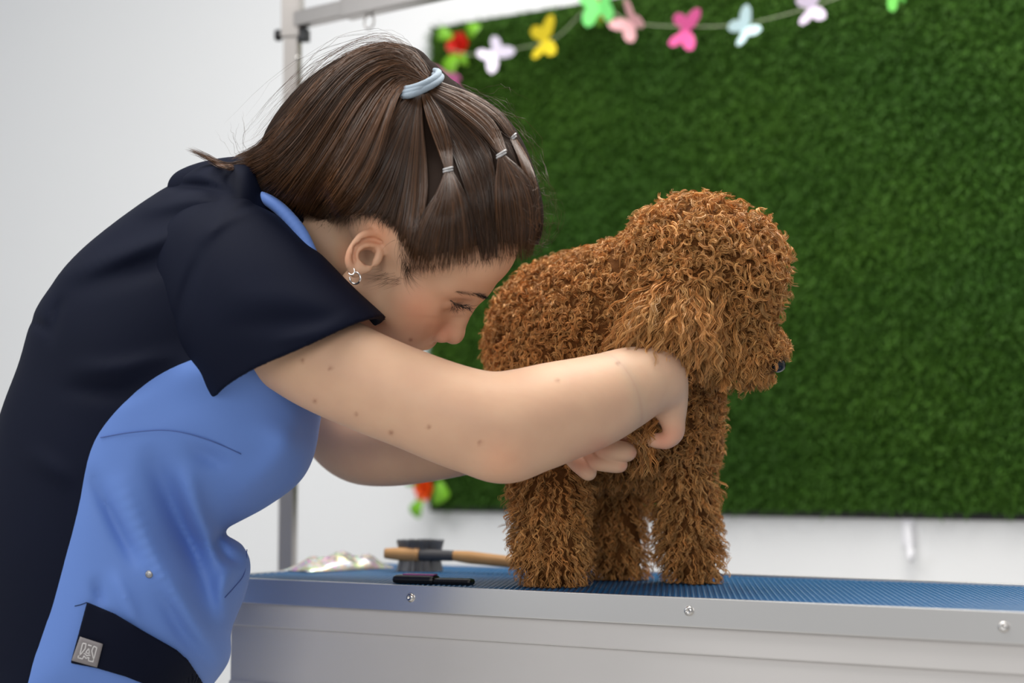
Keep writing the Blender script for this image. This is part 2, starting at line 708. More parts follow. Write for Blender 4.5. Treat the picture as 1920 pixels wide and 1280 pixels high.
MW = Matrix(((wd[0], wn[0], 0, W0[0]), (wd[1], wn[1], 0, W0[1]), (0, 0, 1, 0), (0, 0, 0, 1)))   # x along wall, y out of wall, z up
o = box('wall_back', (-4.0, -0.12, 0.0), (4.2, 0.0, 2.8), M_wall, M=MW)
o['kind'] = 'structure'
o = box('baseboard_back', (-4.0, 0.0, 0.0), (4.2, 0.012, 0.09), M_wall, bevel=0.003, M=MW)
o['kind'] = 'structure'
o = box('floor', (-4, -1.5, -0.05), (5, 6.5, 0.0), M_floor)
o['kind'] = 'structure'

# ------------------------------------------------------------------ grass panel on the wall
uvtl = wall_uv(on_wall(808, 50, 0.03))
uvbl = wall_uv(on_wall(808, 948, 0.03))
uvbr = wall_uv(on_wall(1920, 974, 0.03))
GW = 2.0
gp = empty('grass_panel', W0 + wn * 0.0, 'large panel of dark green artificial grass hung on the white wall', 'wall panel')
slope = (uvbr[1] - uvbl[1]) / (uvbr[0] - uvbl[0])
zb0, zt0 = uvbl[1] + W0[2], uvtl[1] + W0[2]
gx0 = uvbl[0] - 0.012
bk = box('backing', (gx0 - 0.004, 0.001, zb0 - 0.012), (gx0 + GW, 0.012, zt0 + 0.004), M_backing, M=MW, bevel=0.002)
under(bk, gp)
bb = box('turf_base', (gx0, 0.0115, zb0), (gx0 + GW, 0.016, zt0), M_grassbase, M=MW)
under(bb, gp)
nb = 82000
u = gx0 + rng.random(nb) ** 1.25 * GW
v = zb0 + rng.random(nb) * (zt0 - zb0)
base = np.stack([u, np.full(nb, 0.0155), v], 1)
ln = rng.uniform(0.016, 0.025, nb)[:, None]
dr = np.stack([rng.normal(0, 0.45, nb), np.full(nb, 0.75), rng.normal(-0.25, 0.45, nb)], 1)
dr /= np.linalg.norm(dr, axis=1, keepdims=True)
d2 = dr + np.stack([rng.normal(0, 0.5, nb), np.full(nb, -0.3), rng.normal(-0.45, 0.4, nb)], 1)
d2 /= np.linalg.norm(d2, axis=1, keepdims=True)
sd_ = np.cross(dr, rng.normal(size=(nb, 3)))
sd_ /= np.linalg.norm(sd_, axis=1, keepdims=True)
wv = rng.uniform(0.0010, 0.0016, nb)[:, None]
mid = base + dr * ln * 0.6
tip = mid + d2 * ln * 0.5
BV = np.stack([base + sd_ * wv, base - sd_ * wv, mid + sd_ * wv * 0.9, mid - sd_ * wv * 0.9, tip], 1).reshape(-1, 3)
i5 = np.arange(nb) * 5
A = np.array(MW)
BV = BV @ A[:3, :3].T + A[:3, 3]
pat = 0.5 + 0.5 * np.sin(u * 9 + 2 * np.sin(v * 7)) * np.sin(v * 11 + 1.5 * np.sin(u * 5))
ct = rng.uniform(0.75, 1.25, nb)[:, None] * np.stack([0.85 + 0.3 * pat, 0.9 + 0.2 * pat, np.ones(nb)], 1)
blades = mk('grass_blades', BV, [np.stack([i5, i5 + 1, i5 + 3, i5 + 2], 1), np.stack([i5 + 2, i5 + 3, i5 + 4], 1)], M_grass, None, False, np.repeat(ct, 5, 0), kind='stuff')
under(blades, gp)

# ------------------------------------------------------------------ grooming table
T1, T2 = on_z(469, 1085, ZT), on_z(1920, 1149, ZT)
tu = (T2 - T1) / np.linalg.norm(T2 - T1)             # along the front edge, to the right
tn = np.array([-tu[1], tu[0], 0])                    # to the back
TBk = (on_z(1640, 1089, ZT) - T1) @ tn
XL, XR = (on_z(400, 1082, ZT) - T1) @ tu, (T2 - T1) @ tu + 0.28
MT = Matrix(((tu[0], tn[0], 0, T1[0]), (tu[1], tn[1], 0, T1[1]), (0, 0, 1, ZT), (0, 0, 0, 1)))
gt = empty('grooming_table', (float((T1 + tu * 0.55 + tn * TBk / 2)[0]), float((T1 + tu * 0.55 + tn * TBk / 2)[1]), 0),
           'grooming table with ribbed blue mat top and brushed metal rim', 'table')
under(box('rubber_mat', (XL + 0.004, 0.002, -0.006), (XR - 0.004, TBk - 0.006, 0.0), M_mat, M=MT, bevel=0.001, label='ribbed blue rubber mat'), gt)
ns, nt = int((XR - XL - 0.012) / 0.0075), int((TBk - 0.012) / 0.0075)
si, sj = np.meshgrid(np.arange(ns), np.arange(nt), indexing='ij')
sc_ = np.stack([XL + 0.008 + (si.ravel() + 0.5 * (sj.ravel() % 2)) * 0.0075, 0.006 + sj.ravel() * 0.0075, np.zeros(si.size)], 1)
a8 = np.arange(4) * math.pi / 2
ring0 = np.stack([0.0030 * np.cos(a8), 0.0030 * np.sin(a8), 0 * a8 - 0.0002], 1)
ring1 = np.stack([0.0015 * np.cos(a8), 0.0015 * np.sin(a8), 0 * a8 + 0.0010], 1)
stud = np.concatenate([ring0, ring1])
SVt = (sc_[:, None] + stud[None]).reshape(-1, 3)
fb = np.arange(len(sc_))[:, None] * 8
q6 = np.concatenate([fb + np.array([[k, (k + 1) % 4, 4 + (k + 1) % 4, 4 + k]]) for k in range(4)] + [fb + np.array([[4, 5, 6, 7]])])
AM = np.array(MT)
under(mk('mat_studs', SVt @ AM[:3, :3].T + AM[:3, 3], [q6], M_stud, None, True, kind='stuff'), gt)
under(box('tabletop_board', (XL + 0.003, 0.004, -0.028), (XR - 0.003, TBk - 0.004, -0.0055), M_apron, M=MT), gt)
under(box('metal_rim', (XL, -0.003, -0.031), (XR, 0.002, 0.001), M_alu, M=MT, bevel=0.0008, label='brushed aluminium edge strip'), gt)
under(box('metal_rim', (XL, TBk - 0.006, -0.031), (XR, TBk, 0.003), M_alu, M=MT, bevel=0.0008), gt)
under(box('metal_rim', (XL - 0.002, -0.001, -0.031), (XL + 0.004, TBk - 0.001, 0.002), M_alu, M=MT, bevel=0.0008), gt)
under(box('metal_rim', (XR - 0.004, -0.001, -0.031), (XR + 0.002, TBk - 0.001, 0.002), M_alu, M=MT, bevel=0.0008), gt)
under(box('apron_rail', (XL + 0.01, 0.006, -0.062), (XR - 0.01, 0.03, -0.030), M_apron, M=MT, bevel=0.002), gt)
under(box('apron_panel', (XL + 0.02, 0.012, -0.135), (XR - 0.02, 0.028, -0.060), M_apron, M=MT, bevel=0.002), gt)
under(box('apron_rail', (XL + 0.01, TBk - 0.03, -0.062), (XR - 0.01, TBk - 0.008, -0.030), M_apron, M=MT, bevel=0.002), gt)
under(box('shelf_lip', (XL + 0.02, 0.008, -0.150), (XR - 0.02, 0.034, -0.133), M_apron, M=MT, bevel=0.003), gt)
for lx in (XL + 0.05, XR - 0.05):
    for ly in (0.06, TBk - 0.05):
        under(box('leg', (lx - 0.018, ly - 0.018, -ZT), (lx + 0.018, ly + 0.018, -0.02), M_apron, M=MT, bevel=0.003), gt)
for sx, sy in ((770, 1120), (1292, 1145), (1882, 1175)):
    r = ray(sx, sy)
    oc = np.array([0, 0, ZC])
    p = oc + r * (((T1 - tn * 0.003 - oc) @ tn) / (r @ tn))
    Ms = Matrix(((tu[0], 0, -tn[0], p[0]), (tu[1], 0, -tn[1], p[1]), (0, 1, 0, p[2]), (0, 0, 0, 1)))
    s_ = under(lathe('screw', [(0.0, -0.002), (0.0058, -0.002), (0.0058, 0.0008), (0.005, 0.0024), (0.0034, 0.0036), (0.0016, 0.0034), (0.0012, 0.0022), (0, 0.0022)], M_chrome, None, Ms, 16), gt)

# ------------------------------------------------------------------ grooming arm (post and overhead bar)
pb = T1 + tn * (TBk + 0.016)
for _ in range(30):
    pb = pb + tu * (539 - proj(pb)[0]) / F * 2.2
ga = empty('overhead_grooming_stand', (pb[0], pb[1], 0), 'stainless steel stand rising behind the table with overhead bar', 'grooming stand')
ang = math.radians(-10)
ca, sa = math.cos(ang), math.sin(ang)
MP = Matrix(((ca, -sa, 0, pb[0]), (sa, ca, 0, pb[1]), (0, 0, 1, 0), (0, 0, 0, 1)))
dpost = proj(np.array([pb[0], pb[1], 1.2]))[2]
ztop = W(545, 62, dpost)[2]
hw = 0.0125
under(box('post', (-hw, -hw, 0.0), (hw, hw, ztop + 0.03), M_steel, M=MP, bevel=0.002), ga)
under(box('sleeve', (-hw - 0.003, -hw - 0.003, ztop), (hw + 0.003, hw + 0.003, ztop + 0.14), M_steel, M=MP, bevel=0.002), ga)
under(box('clamp_foot', (-0.03, -hw - 0.004, ZT - 0.06), (0.03, hw + 0.004, ZT - 0.03), M_steel, M=MP, bevel=0.003), ga)
# overhead bar: along the table
bz = W(575, 28, dpost)[2]
bdir = tu * math.cos(0.10) + np.array([tu[1], -tu[0], 0]) * math.sin(0.10)
bn = np.array([-bdir[1], bdir[0], 0])
MB = Matrix(((bdir[0], bn[0], 0, pb[0]), (bdir[1], bn[1], 0, pb[1]), (0, 0, 1, bz), (0, 0, 0, 1)))
under(box('bar', (0.01, -0.011, -0.013), (0.17, 0.011, 0.013), M_steel, M=MB, bevel=0.002), ga)
under(box('bar_extension', (0.118, -0.014, -0.016), (0.95, 0.014, 0.016), M_steel, M=MB, bevel=0.002), ga)
an = np.linspace(0, 2 * math.pi, 25)
rp = np.array([(0.168 + 0.0102 * math.cos(a), 0, -0.0275 + 0.0118 * math.sin(a)) for a in an])
A = np.array(MB)
under(tubemesh('hanging_ring', rp @ A[:3, :3].T + A[:3, 3], 0.0016, M_steel, n=48), ga)
Mk = Matrix(((0, 0, -1, pb[0] - hw - 0.002), (0, 1, 0, pb[1]), (1, 0, 0, ztop + 0.006), (0, 0, 0, 1)))
under(lathe('locking_knob', [(0, 0), (0.006, 0), (0.006, 0.003), (0.0095, 0.004), (0.0095, 0.012), (0.0075, 0.0145), (0, 0.0145)], M_black, None, Mk), ga)
under(box('bracket_plate', (hw, -0.014, ztop - 0.006), (hw + 0.016, 0.006, ztop + 0.014), M_rubber, M=MP, bevel=0.002), ga)
for px_, py_ in ((557, 108), (532, 205)):
    q = W(px_, py_, dpost - 0.016)
    under(lathe('bolt', [(0, -0.004), (0.003, -0.004), (0.003, 0.001), (0.0018, 0.003), (0, 0.003)], M_chrome, None,
                Matrix(((1, 0, 0, q[0]), (0, 0, -1, q[1]), (0, 1, 0, q[2]), (0, 0, 0, 1))), 12), ga)

# ------------------------------------------------------------------ person: implicit body
person = empty('person', (float(W(120, 1100, 2.05)[0]), float(W(120, 1100, 2.05)[1]), 0), 'person in navy and light blue tunic bending over the dog, holding its paw', 'person')


def Rlocal(a, b, c):
    ca, sa, cb, sb, cc, sc = math.cos(a), math.sin(a), math.cos(b), math.sin(b), math.cos(c), math.sin(c)
    Rz = np.array([[ca, -sa, 0], [sa, ca, 0], [0, 0, 1]])
    Ry = np.array([[cb, 0, sb], [0, 1, 0], [-sb, 0, cb]])
    Rx = np.array([[1, 0, 0], [0, cc, -sc], [0, sc, cc]])
    return np.array([[1, 0, 0], [0, 0, 1], [0, 1, 0]]) @ Rz @ Ry @ Rx


DH = 2.0
HF = Frame(Rlocal(0.01, 0.845, 0.46), C(762, 457, DH), 1.07)   # x face, y her left, z crown


def hpx(p):
    q = HF.cam(p)
    return CX + F * q[..., 0] / q[..., 2], CY - F * q[..., 1] / q[..., 2]


def hloc(px, py, yl):
    """point of the head frame seen at a pixel, on the plane y = yl"""
    r = C(px, py, 1.0)
    Mi = HF.M.T / HF.s
    a = Mi @ (-HF.t)
    b = Mi @ r
    return a + b * ((yl - a[1]) / b[1])


def build_head(H, hair=0.0):
    e = lambda c, r, k=0.02, mode='add': H.ellip(c, r, k, mode, HF)
    h = hair
    e((-0.010, 0, 0.045), (0.098 + h, 0.077 + h, 0.088 + h), 0.001)
    e((0.045, 0, 0.058), (0.050 + h, 0.060 + h, 0.052 + h), 0.03)
    if hair:
        return
    e((0.040, 0, -0.028), (0.056, 0.058, 0.078), 0.03)
    for s in (-1, 1):
        e((0.052, s * 0.042, -0.016), (0.032, 0.025, 0.027), 0.025)
        e((0.060, s * 0.030, -0.045), (0.030, 0.026, 0.030), 0.025)
        H.fcone(HF, (0.0, s * 0.052, -0.055), (0.066, s * 0.016, -0.100), 0.018, 0.018, 0.03)
        H.fcone(HF, (0.086, s * 0.010, 0.030), (0.064, s * 0.046, 0.029), 0.012, 0.012, 0.016)
    e((0.076, 0, -0.098), (0.02, 0.022, 0.018), 0.02)
    e((0.082, 0, -0.058), (0.016, 0.024, 0.022), 0.02)
    # eye sockets, lids
    for s in (-1, 1):
        e((0.094, s * 0.031, 0.010), (0.016, 0.017, 0.011), 0.014, 'cut')
        e((0.0715, s * 0.033, 0.009), (0.0145, 0.0165, 0.0125), 0.003)
    # nose
    H.fcone(HF, (0.088, 0, 0.018), (0.104, 0, -0.024), 0.0088, 0.0110, 0.018)
    e((0.1075, 0, -0.0305), (0.0120, 0.0115, 0.0110), 0.008)
    for s in (-1, 1):
        e((0.0955, s * 0.0145, -0.0345), (0.0135, 0.0085, 0.0105), 0.007)
        e((0.1020, s * 0.0088, -0.0445), (0.0070, 0.0034, 0.0048), 0.002, 'cut')
    # lips
    e((0.094, 0, -0.060), (0.009, 0.021, 0.0055), 0.006)
    e((0.088, 0, -0.071), (0.009, 0.019, 0.006), 0.006)


NECK = [(440, 510, 2.09, 95), (520, 478, 2.08, 96), (600, 462, 2.065, 90), (690, 455, 2.05, 92)]

# arms: rows (px, py, depth, radius px)
RARM = [(430, 565, 1.975, 70), (490, 605, 1.945, 86), (590, 668, 1.92, 92), (690, 716, 1.905, 90), (780, 752, 1.895, 89), (860, 782, 1.89, 92), (925, 797, 1.892, 95),
        (985, 790, 1.898, 95), (1040, 774, 1.908, 91), (1100, 757, 1.92, 84), (1150, 738, 1.932, 75), (1195, 718, 1.945, 63), (1228, 707, 1.955, 52)]
LARM = [(520, 560, 2.26, 85), (570, 680, 2.25, 78), (622, 780, 2.235, 70), (665, 828, 2.22, 70), (720, 838, 2.20, 70), (800, 828, 2.17, 72), (900, 812, 2.13, 68),
        (1000, 800, 2.085, 56), (1060, 800, 2.055, 44)]

B = Field(280, 1305, 380, 925, 1.79, 2.36, 5.5, 0.0048)
B.tube(RARM, 60, 0.006)
# elbow point and crook
B.ellip(C(948, 862, 1.875), (0.026, 0.018, 0.03), 0.03)
B.tube(LARM, 45, 0.006, 0.006)
B.tube(NECK, 20, 0.006, 0.03)
# shoulders and trunk inside the tunic, so that the figure is one body
B.tube([(440, 545, 1.99, 70), (440, 540, 2.08, 110), (500, 560, 2.24, 80)], 16, 0.01, 0.04)
B.tube([(440, 540, 2.08, 105), (360, 700, 2.08, 120), (310, 900, 2.08, 120)], 12, 0.01, 0.04)

# hands on a finer lattice, overlapping the wrists
HB = Field(1060, 1300, 636, 912, 1.86, 2.09, 1.8, 0.0017)
HB.tube([(1090, 760, 1.925, 70), (1130, 746, 1.928, 76), (1165, 731, 1.936, 71), (1195, 718, 1.945, 63.6), (1228, 707, 1.955, 52.8)], 26, 0.006)
# right hand: hanging from the bent wrist, fingers curling under towards the paw
for st in ([(1228, 707, 1.955, 52), (1240, 720, 1.960, 42), (1252, 745, 1.967, 32), (1258, 775, 1.972, 26)],
           [(1238, 712, 1.965, 40), (1249, 745, 1.985, 32), (1252, 785, 2.000, 26)],
           [(1238, 715, 1.975, 38), (1245, 748, 2.000, 30), (1244, 785, 2.025, 24)]):
    HB.tube(st, 16, 0.005, 0.012)
for st in ([(1257, 765, 1.972, 26), (1262, 792, 1.970, 22), (1262, 812, 1.970, 19), (1250, 825, 1.970, 15.5), (1236, 826, 1.972, 13.5), (1225, 825, 1.974, 12.5)],
           [(1255, 778, 1.998, 22), (1259, 802, 1.996, 18), (1252, 822, 1.997, 15), (1232, 828, 1.999, 12), (1212, 824, 2.001, 10)],
           [(1248, 782, 2.020, 20), (1252, 806, 2.020, 16), (1243, 824, 2.021, 13), (1222, 828, 2.022, 11), (1202, 822, 2.023, 10)],
           [(1240, 780, 2.040, 18), (1242, 800, 2.040, 14), (1233, 815, 2.041, 12), (1214, 819, 2.041, 10)],
           [(1226, 735, 1.995, 24), (1214, 762, 1.998, 18), (1202, 785, 2.000, 15), (1196, 803, 2.002, 12)]):
    HB.tube(st, 18, 0.002, 0.003)
# left hand: palm behind the right forearm, fingers coming out from under it
LH = Field.__new__(Field)
LH.px, LH.py, LH.d, LH.sp, LH.sd = HB.px, HB.py, HB.d, HB.sp, HB.sd
LH.V = np.full(HB.V.shape, 0.1, f32)
for st in ([(1000, 800, 2.085, 56), (1060, 800, 2.055, 44), (1085, 806, 2.045, 40), (1110, 812, 2.038, 34)], [(1060, 815, 2.05, 38), (1080, 830, 2.03, 28), (1088, 842, 2.02, 22)]):
    LH.tube(st, 14, 0.005, 0.012)
for st in ([(1098, 798, 2.03, 20), (1135, 800, 2.008, 15), (1165, 813, 2.000, 13.5), (1188, 820, 1.998, 12), (1202, 823, 1.998, 10)],
           [(1100, 815, 2.02, 21), (1126, 834, 1.992, 19.5), (1140, 842, 1.985, 19), (1165, 846, 1.984, 18.5), (1177, 847, 1.986, 17)],
           [(1082, 832, 2.02, 20), (1106, 854, 1.996, 17.5), (1122, 864, 1.990, 17), (1148, 869, 1.989, 16), (1163, 871, 1.990, 14)],
           [(1066, 845, 2.02, 19), (1082, 865, 1.998, 17), (1095, 877, 1.992, 16), (1104, 886, 1.992, 14.5)],
           [(1098, 790, 2.045, 22), (1135, 785, 2.04, 18), (1170, 792, 2.032, 14), (1186, 800, 2.028, 11)]):
    LH.tube(st, 18, 0.002, 0.0012)
# nail of the index finger
HB.V = np.minimum(HB.V, LH.V)
HBV, HBQ, _ = HB.mesh()
HBV = relax(HBV, HBQ, 1, 0.35)
BV1, BQ1, BG1 = B.mesh()
BV1 = relax(BV1, BQ1, 2, 0.4)

H = Field(560, 1010, 180, 690, 1.80, 2.14, 2.8, 0.0022)
build_head(H)
H.tube(NECK, 20, 0.006, 0.025)
# ear
H.depthmap()
ear_out = [(737, 462), (733, 448), (716, 435), (696, 430), (677, 437), (660, 453), (650, 471), (647, 488), (650, 503), (656, 513), (665, 520), (676, 516), (686, 510), (697, 500), (703, 490), (712, 482), (727, 476)]
e0 = float(H.depth(716, 480))


def ed(px, py):   # depth of the ear plate: rear edge stands out from the head
    return e0 - 0.004 - 0.00018 * (735 - px)


ep = smoothpoly(ear_out, 4)
sl = H.block((636, 418, e0 - 0.05), (748, 532, e0 + 0.04))
PX = H.px[sl[0]][:, None]
PY = H.py[sl[1]][None, :]
inside = polysd(PX + 0 * PY, PY + 0 * PX, ep) * DH / F
Dd = H.d[sl[2]][None, None, :]
pl = np.maximum(-inside[:, :, None] + 0.001, np.abs(Dd - ed(PX, PY)[:, :, None] - 0.004) - 0.0042)
H.put(sl, pl, 0.004)
helix = [(734, 466), (733, 452), (716, 440), (697, 436), (679, 443), (666, 457), (657, 473), (654, 488), (656, 500)]
H.tube([(x, y, ed(x, y) - 0.0012, 7.5 if 670 < x else 6.0) for x, y in helix], 40, 0.002, 0.0035)
H.tube([(680, 502, ed(680, 502), 7), (671, 484, ed(671, 484), 6), (676, 468, ed(676, 468), 6), (692, 460, ed(692, 460), 6), (714, 464, ed(714, 464) + .001, 5)], 30, 0.002, 0.004)
H.ellip(C(666, 508, ed(666, 508)), (0.0075, 0.007, 0.0045), 0.005)
H.ellip(C(692, 480, ed(692, 480) - 0.001), (0.0125, 0.0095, 0.010), 0.003, 'cut')
H.ellip(C(694, 493, ed(692, 490) - 0.001), (0.006, 0.008, 0.009), 0.003, 'cut')
H.tube([(712, 470, ed(710, 470) + .001, 6.5), (709, 484, ed(709, 484), 7), (703, 494, ed(703, 494) + .001, 5.5)], 12, 0.002, 0.003)
H.tube([(683, 506, ed(683, 506), 6), (693, 503, ed(693, 503), 5)], 6, 0.002, 0.004)
H.tube([(664, 490, ed(664, 490) - 0.002, 2.5), (662, 474, ed(662, 474) - .002, 3), (672, 455, ed(672, 455) - .002, 3.5), (690, 448, ed(690, 448) - .002, 4), (718, 454, ed(718, 454) - .002, 3)], 30, 0.001, 0.002, 'cut')
H.depthmap()
HV, HQ, HG = H.mesh()
HV = relax(HV, HQ, 2, 0.35)

SV = np.concatenate([BV1, HV, HBV])
SQ = np.concatenate([BQ1, HQ + len(BV1), HBQ + len(BV1) + len(HV)])
# natural skin tints: warmer ear, cheek, nose tip, knuckles, elbow; lips; small moles
px_, py_, _ = proj(SV)
tint = np.ones((len(SV), 3))


def blush(cx_, cy_, r, c, lo=0, hi=9):
    w = np.exp(-((px_ - cx_) ** 2 + (py_ - cy_) ** 2) / (r * r))[:, None]
    tint[:] = tint * (1 - w) + tint * np.array(c) * w


blush(785, 575, 45, (1.04, 0.84, 0.80))
blush(835, 625, 24, (1.02, 0.84, 0.84))
blush(705, 440, 32, (1.05, 0.80, 0.70))
blush(655, 480, 26, (1.0, 0.82, 0.76))
blush(940, 860, 42, (1.02, 0.90, 0.86))
for x, y, r in ((1262, 815, 26), (1240, 828, 18), (1128, 840, 20), (1105, 862, 18), (1085, 872, 18), (1190, 850, 10), (1170, 874, 10)):
    blush(x, y, r, (1.0, 0.84, 0.84))
for x, y, r in ((733, 811, 3.2), (804, 800, 2.6), (590, 752, 2.4), (668, 776, 2.2), (770, 637, 2.6), (1045, 713, 2.4), (1159, 681, 2.2), (620, 690, 2.2), (567, 676, 2.4), (900, 830, 2)):
    blush(x, y, max(r * 1.25, 3.4), (0.55, 0.42, 0.38))
mk('body', SV, SQ, M_skin, None, True, tint)
body = bpy.data.objects['body']
under(body, person)
# ------------------------------------------------------------------ face details
def onhead(px, py, off=0.0):
    d = H.depth(px, py) - off
    return c2w(np.stack([(np.asarray(px) - CX) / F * d, (CY - np.asarray(py)) / F * d, d], -1))


def fringe(name, line, n, ln, down, spread, rad, material, seg=6, off=0.0008, curl=0.0):
    """short hairs rooted along a pixel line on the head"""
    q = crom(line, 60)
    t = rng.random(n)
    rx, ry = np.interp(t, np.linspace(0, 1, 60), q[:, 0]), np.interp(t, np.linspace(0, 1, 60), q[:, 1])
    rx, ry = rx + rng.normal(0, spread[0], n), ry + rng.normal(0, spread[0], n)
    a = down + rng.normal(0, spread[1], n)
    L_ = ln * rng.uniform(0.6, 1.2, n)
    s_ = np.linspace(0, 1, seg)
    aa = a[:, None] + curl * s_[None, :]
    X = rx[:, None] + np.cumsum(np.cos(aa), 1) / seg * L_[:, None]
    Y = ry[:, None] + np.cumsum(np.sin(aa), 1) / seg * L_[:, None]
    D = H.depth(rx, ry)[:, None] - off - 0.0006 * s_[None, :]
    P = c2w(np.stack([(X - CX) / F * D, (CY - Y) / F * D, D], -1))
    R_ = rad * (1 - 0.85 * s_)[None, :] * np.ones((n, 1))
    V, Q, c = strands(P, R_, 3, np.ones((n, 3)))
    return under(mk(name, V, Q, material, None, True, c), person)


# ------------------------------------------------------------------ hair
# hair solid: cap over the skull, swollen sections, and the ponytail
K = Field(430, 1030, 70, 520, 1.80, 2.22, 3.6, 0.0034)
build_head(K, 0.004)
K.tube([(790, 170, 1.97, 30), (840, 222, 1.975, 56), (890, 275, 1.965, 74), (922, 345, 1.96, 76), (932, 405, 1.96, 68), (938, 440, 1.965, 50)], 30, 0.01, 0.02)   # crown and front
K.tube([(780, 200, 1.965, 50), (735, 260, 1.955, 80), (700, 330, 1.955, 75), (680, 370, 1.962, 55)], 20, 0.01, 0.04)                                                # side combed up
K.tube([(845, 340, 1.905, 26), (838, 390, 1.892, 46), (825, 440, 1.890, 54), (815, 470, 1.900, 42)], 16, 0.008, 0.03)                                                # rear fan below the elastic
K.tube([(945, 310, 1.915, 24), (958, 360, 1.915, 42), (965, 410, 1.92, 46), (965, 450, 1.93, 36)], 16, 0.008, 0.03)                                                   # front fan
PT = [(795, 148, 1.965, 24), (768, 124, 1.965, 32), (722, 133, 1.968, 46), (672, 170, 1.975, 66), (622, 226, 1.985, 84), (575, 290, 2.0, 84), (548, 335, 2.015, 62), (520, 352, 2.03, 40)]
K.tube(PT, 36, 0.006, 0.02)
K.tube([(640, 270, 2.0, 60), (600, 340, 2.01, 58), (590, 375, 2.02, 40)], 14, 0.006, 0.02)
K.tube([(560, 290, 2.01, 40), (510, 300, 2.02, 22), (470, 300, 2.03, 10)], 12, 0.004, 0.02)
K.depthmap()
KV, KQ, KG = K.mesh()
KV = relax(KV, KQ, 2, 0.4)
# hairline, seen from her right; the far side is its mirror image
hl_px = [(1040, 456), (985, 460), (955, 455), (930, 452), (905, 457), (870, 466), (815, 477), (780, 480), (768, 472), (763, 458), (755, 432), (738, 418), (712, 402), (690, 398), (662, 400), (640, 402), (610, 412), (585, 405), (560, 395), (500, 372), (400, 330), (400, 40), (1040, 40)]
camP = np.stack([(KG[:, 0] - CX) / F * KG[:, 2], (CY - KG[:, 1]) / F * KG[:, 2], KG[:, 2]], 1)
lx, ly, lz = HF.loc(camP[:, 0], camP[:, 1], camP[:, 2])
near = ly < 0
mx, my = hpx(np.stack([lx, -np.abs(ly) - 0.0 * lx, lz], 1))
hx, hy = np.where(near, KG[:, 0], mx), np.where(near, KG[:, 1], my)
sdv = polysd(hx, hy, hl_px)
(capV, capT), _ = cut(KV, tris(KQ), sdv)
under(mk('hair_base', capV, capT, M_hairbase, None, True), person)


def groom(guides, n, m=13, rad=0.00035, off=(0.0002, 0.003), jit=2.0, dark=1.0, field=None, lift=None, taper=0.5, hi=0.25, frizz=0.0, endjit=0.0, relief=0.002, wave=0.6):
    """strands between neighbouring pixel guides, laid on the hair solid"""
    fld = field or K
    G = np.array([crom(g, m) for g in guides])
    u = rng.random(n) * (len(guides) - 1 - 1e-6)
    i = u.astype(int)
    a = (u - i)[:, None, None]
    P2 = G[i] * (1 - a) + G[i + 1] * a
    s_ = np.linspace(0, 1, m)
    # clumping: neighbouring strands share a slow wobble
    cl = (u * 9).astype(int)
    ph = (cl * 2.399) % 6.28
    P2 = P2 + (np.sin(s_[None, :] * 5 + ph[:, None]) * jit * wave)[:, :, None] * np.array([0.7, 0.4])
    P2 = P2 + rng.normal(0, jit, (n, 1, 2)) * (0.4 + 0.6 * s_)[None, :, None]
    if endjit:
        st_ = np.clip(rng.normal(-0.10, endjit * 1.6, (n, 1)), -0.5, 0.07)
        P2 = P2 + (P2[:, -1:] - P2[:, -4:-3]) * (st_ * s_[None, :] ** 2)[:, :, None] * 2
    if frizz:
        P2 = P2 + np.cumsum(rng.normal(0, frizz, (n, m, 2)), 1)
    D = fld.depth(P2[..., 0], P2[..., 1]) - rng.uniform(*off, n)[:, None]
    D = D - (((cl * 0.377) % 1) * relief)[:, None] * np.sin(math.pi * np.clip(s_ * 0.9 + 0.05, 0, 1))[None, :]
    if lift is not None:
        D = D - np.interp(s_, np.linspace(0, 1, len(lift)), lift)[None, :]
    P = c2w(np.stack([(P2[..., 0] - CX) / F * D, (CY - P2[..., 1]) / F * D, D], -1))
    R_ = rad * rng.uniform(0.7, 1.3, (n, 1)) * np.interp(s_, [0, 0.1, 0.7, 1], [0.8, 1, 1, taper])[None, :]
    tone = dark * (0.75 + 0.5 * rng.random((n, 1))) * (0.65 + 0.7 * ((cl * 0.618) % 1))[:, None]
    gold = (rng.random((n, 1)) < hi) * rng.uniform(0.4, 1.0, (n, 1))
    c = tone * (1 + gold * np.array([[1.0, 0.88, 0.66]]))
    return P, R_, c


def locks(name, sets, label=None):
    V, Q, Cc, o = [], [], [], 0
    for P, R_, c in sets:
        v, q, cc = strands(P, R_, 3, c)
        V.append(v)
        Q.append(q + o)
        Cc.append(cc)
        o += len(v)
    return under(mk(name, np.concatenate(V), np.concatenate(Q), M_hair, None, True, np.concatenate(Cc), label), person)


tie = (788, 160)
e1, e2, e3 = (840, 318), (940, 289), (962, 258)
side = [  # tie -> nape, above the ear
    [(778, 172), (745, 200), (700, 260), (650, 320), (600, 372), (575, 400)],
    [(779, 175), (750, 215), (712, 280), (670, 340), (632, 390), (612, 412)],
    [(781, 176), (757, 225), (728, 290), (695, 350), (668, 390), (655, 402)],
    [(783, 177), (766, 230), (745, 300), (722, 360), (705, 392), (695, 402)],
    [(785, 178), (775, 235), (764, 310), (752, 380), (745, 415), (740, 432)],
    [(787, 178), (783, 235), (780, 310), (775, 390), (768, 440), (762, 470)],
    [(789, 178), (792, 235), (797, 300), (798, 370), (790, 430), (778, 490)]]
cross = [  # between the two bundles, towards the hairline
    [(800, 178), (822, 230), (850, 290), (872, 350), (888, 412), (900, 478)],
    [(803, 177), (838, 222), (878, 280), (903, 345), (914, 408), (918, 472)],
    [(806, 176), (850, 215), (895, 262), (922, 320), (930, 390), (934, 470)]]
band1 = [[(790, 178), (800, 220), (818, 270), (835, 312)], [(798, 178), (818, 220), (836, 268), (841, 314)], [(806, 176), (832, 218), (845, 268), (846, 314)]]
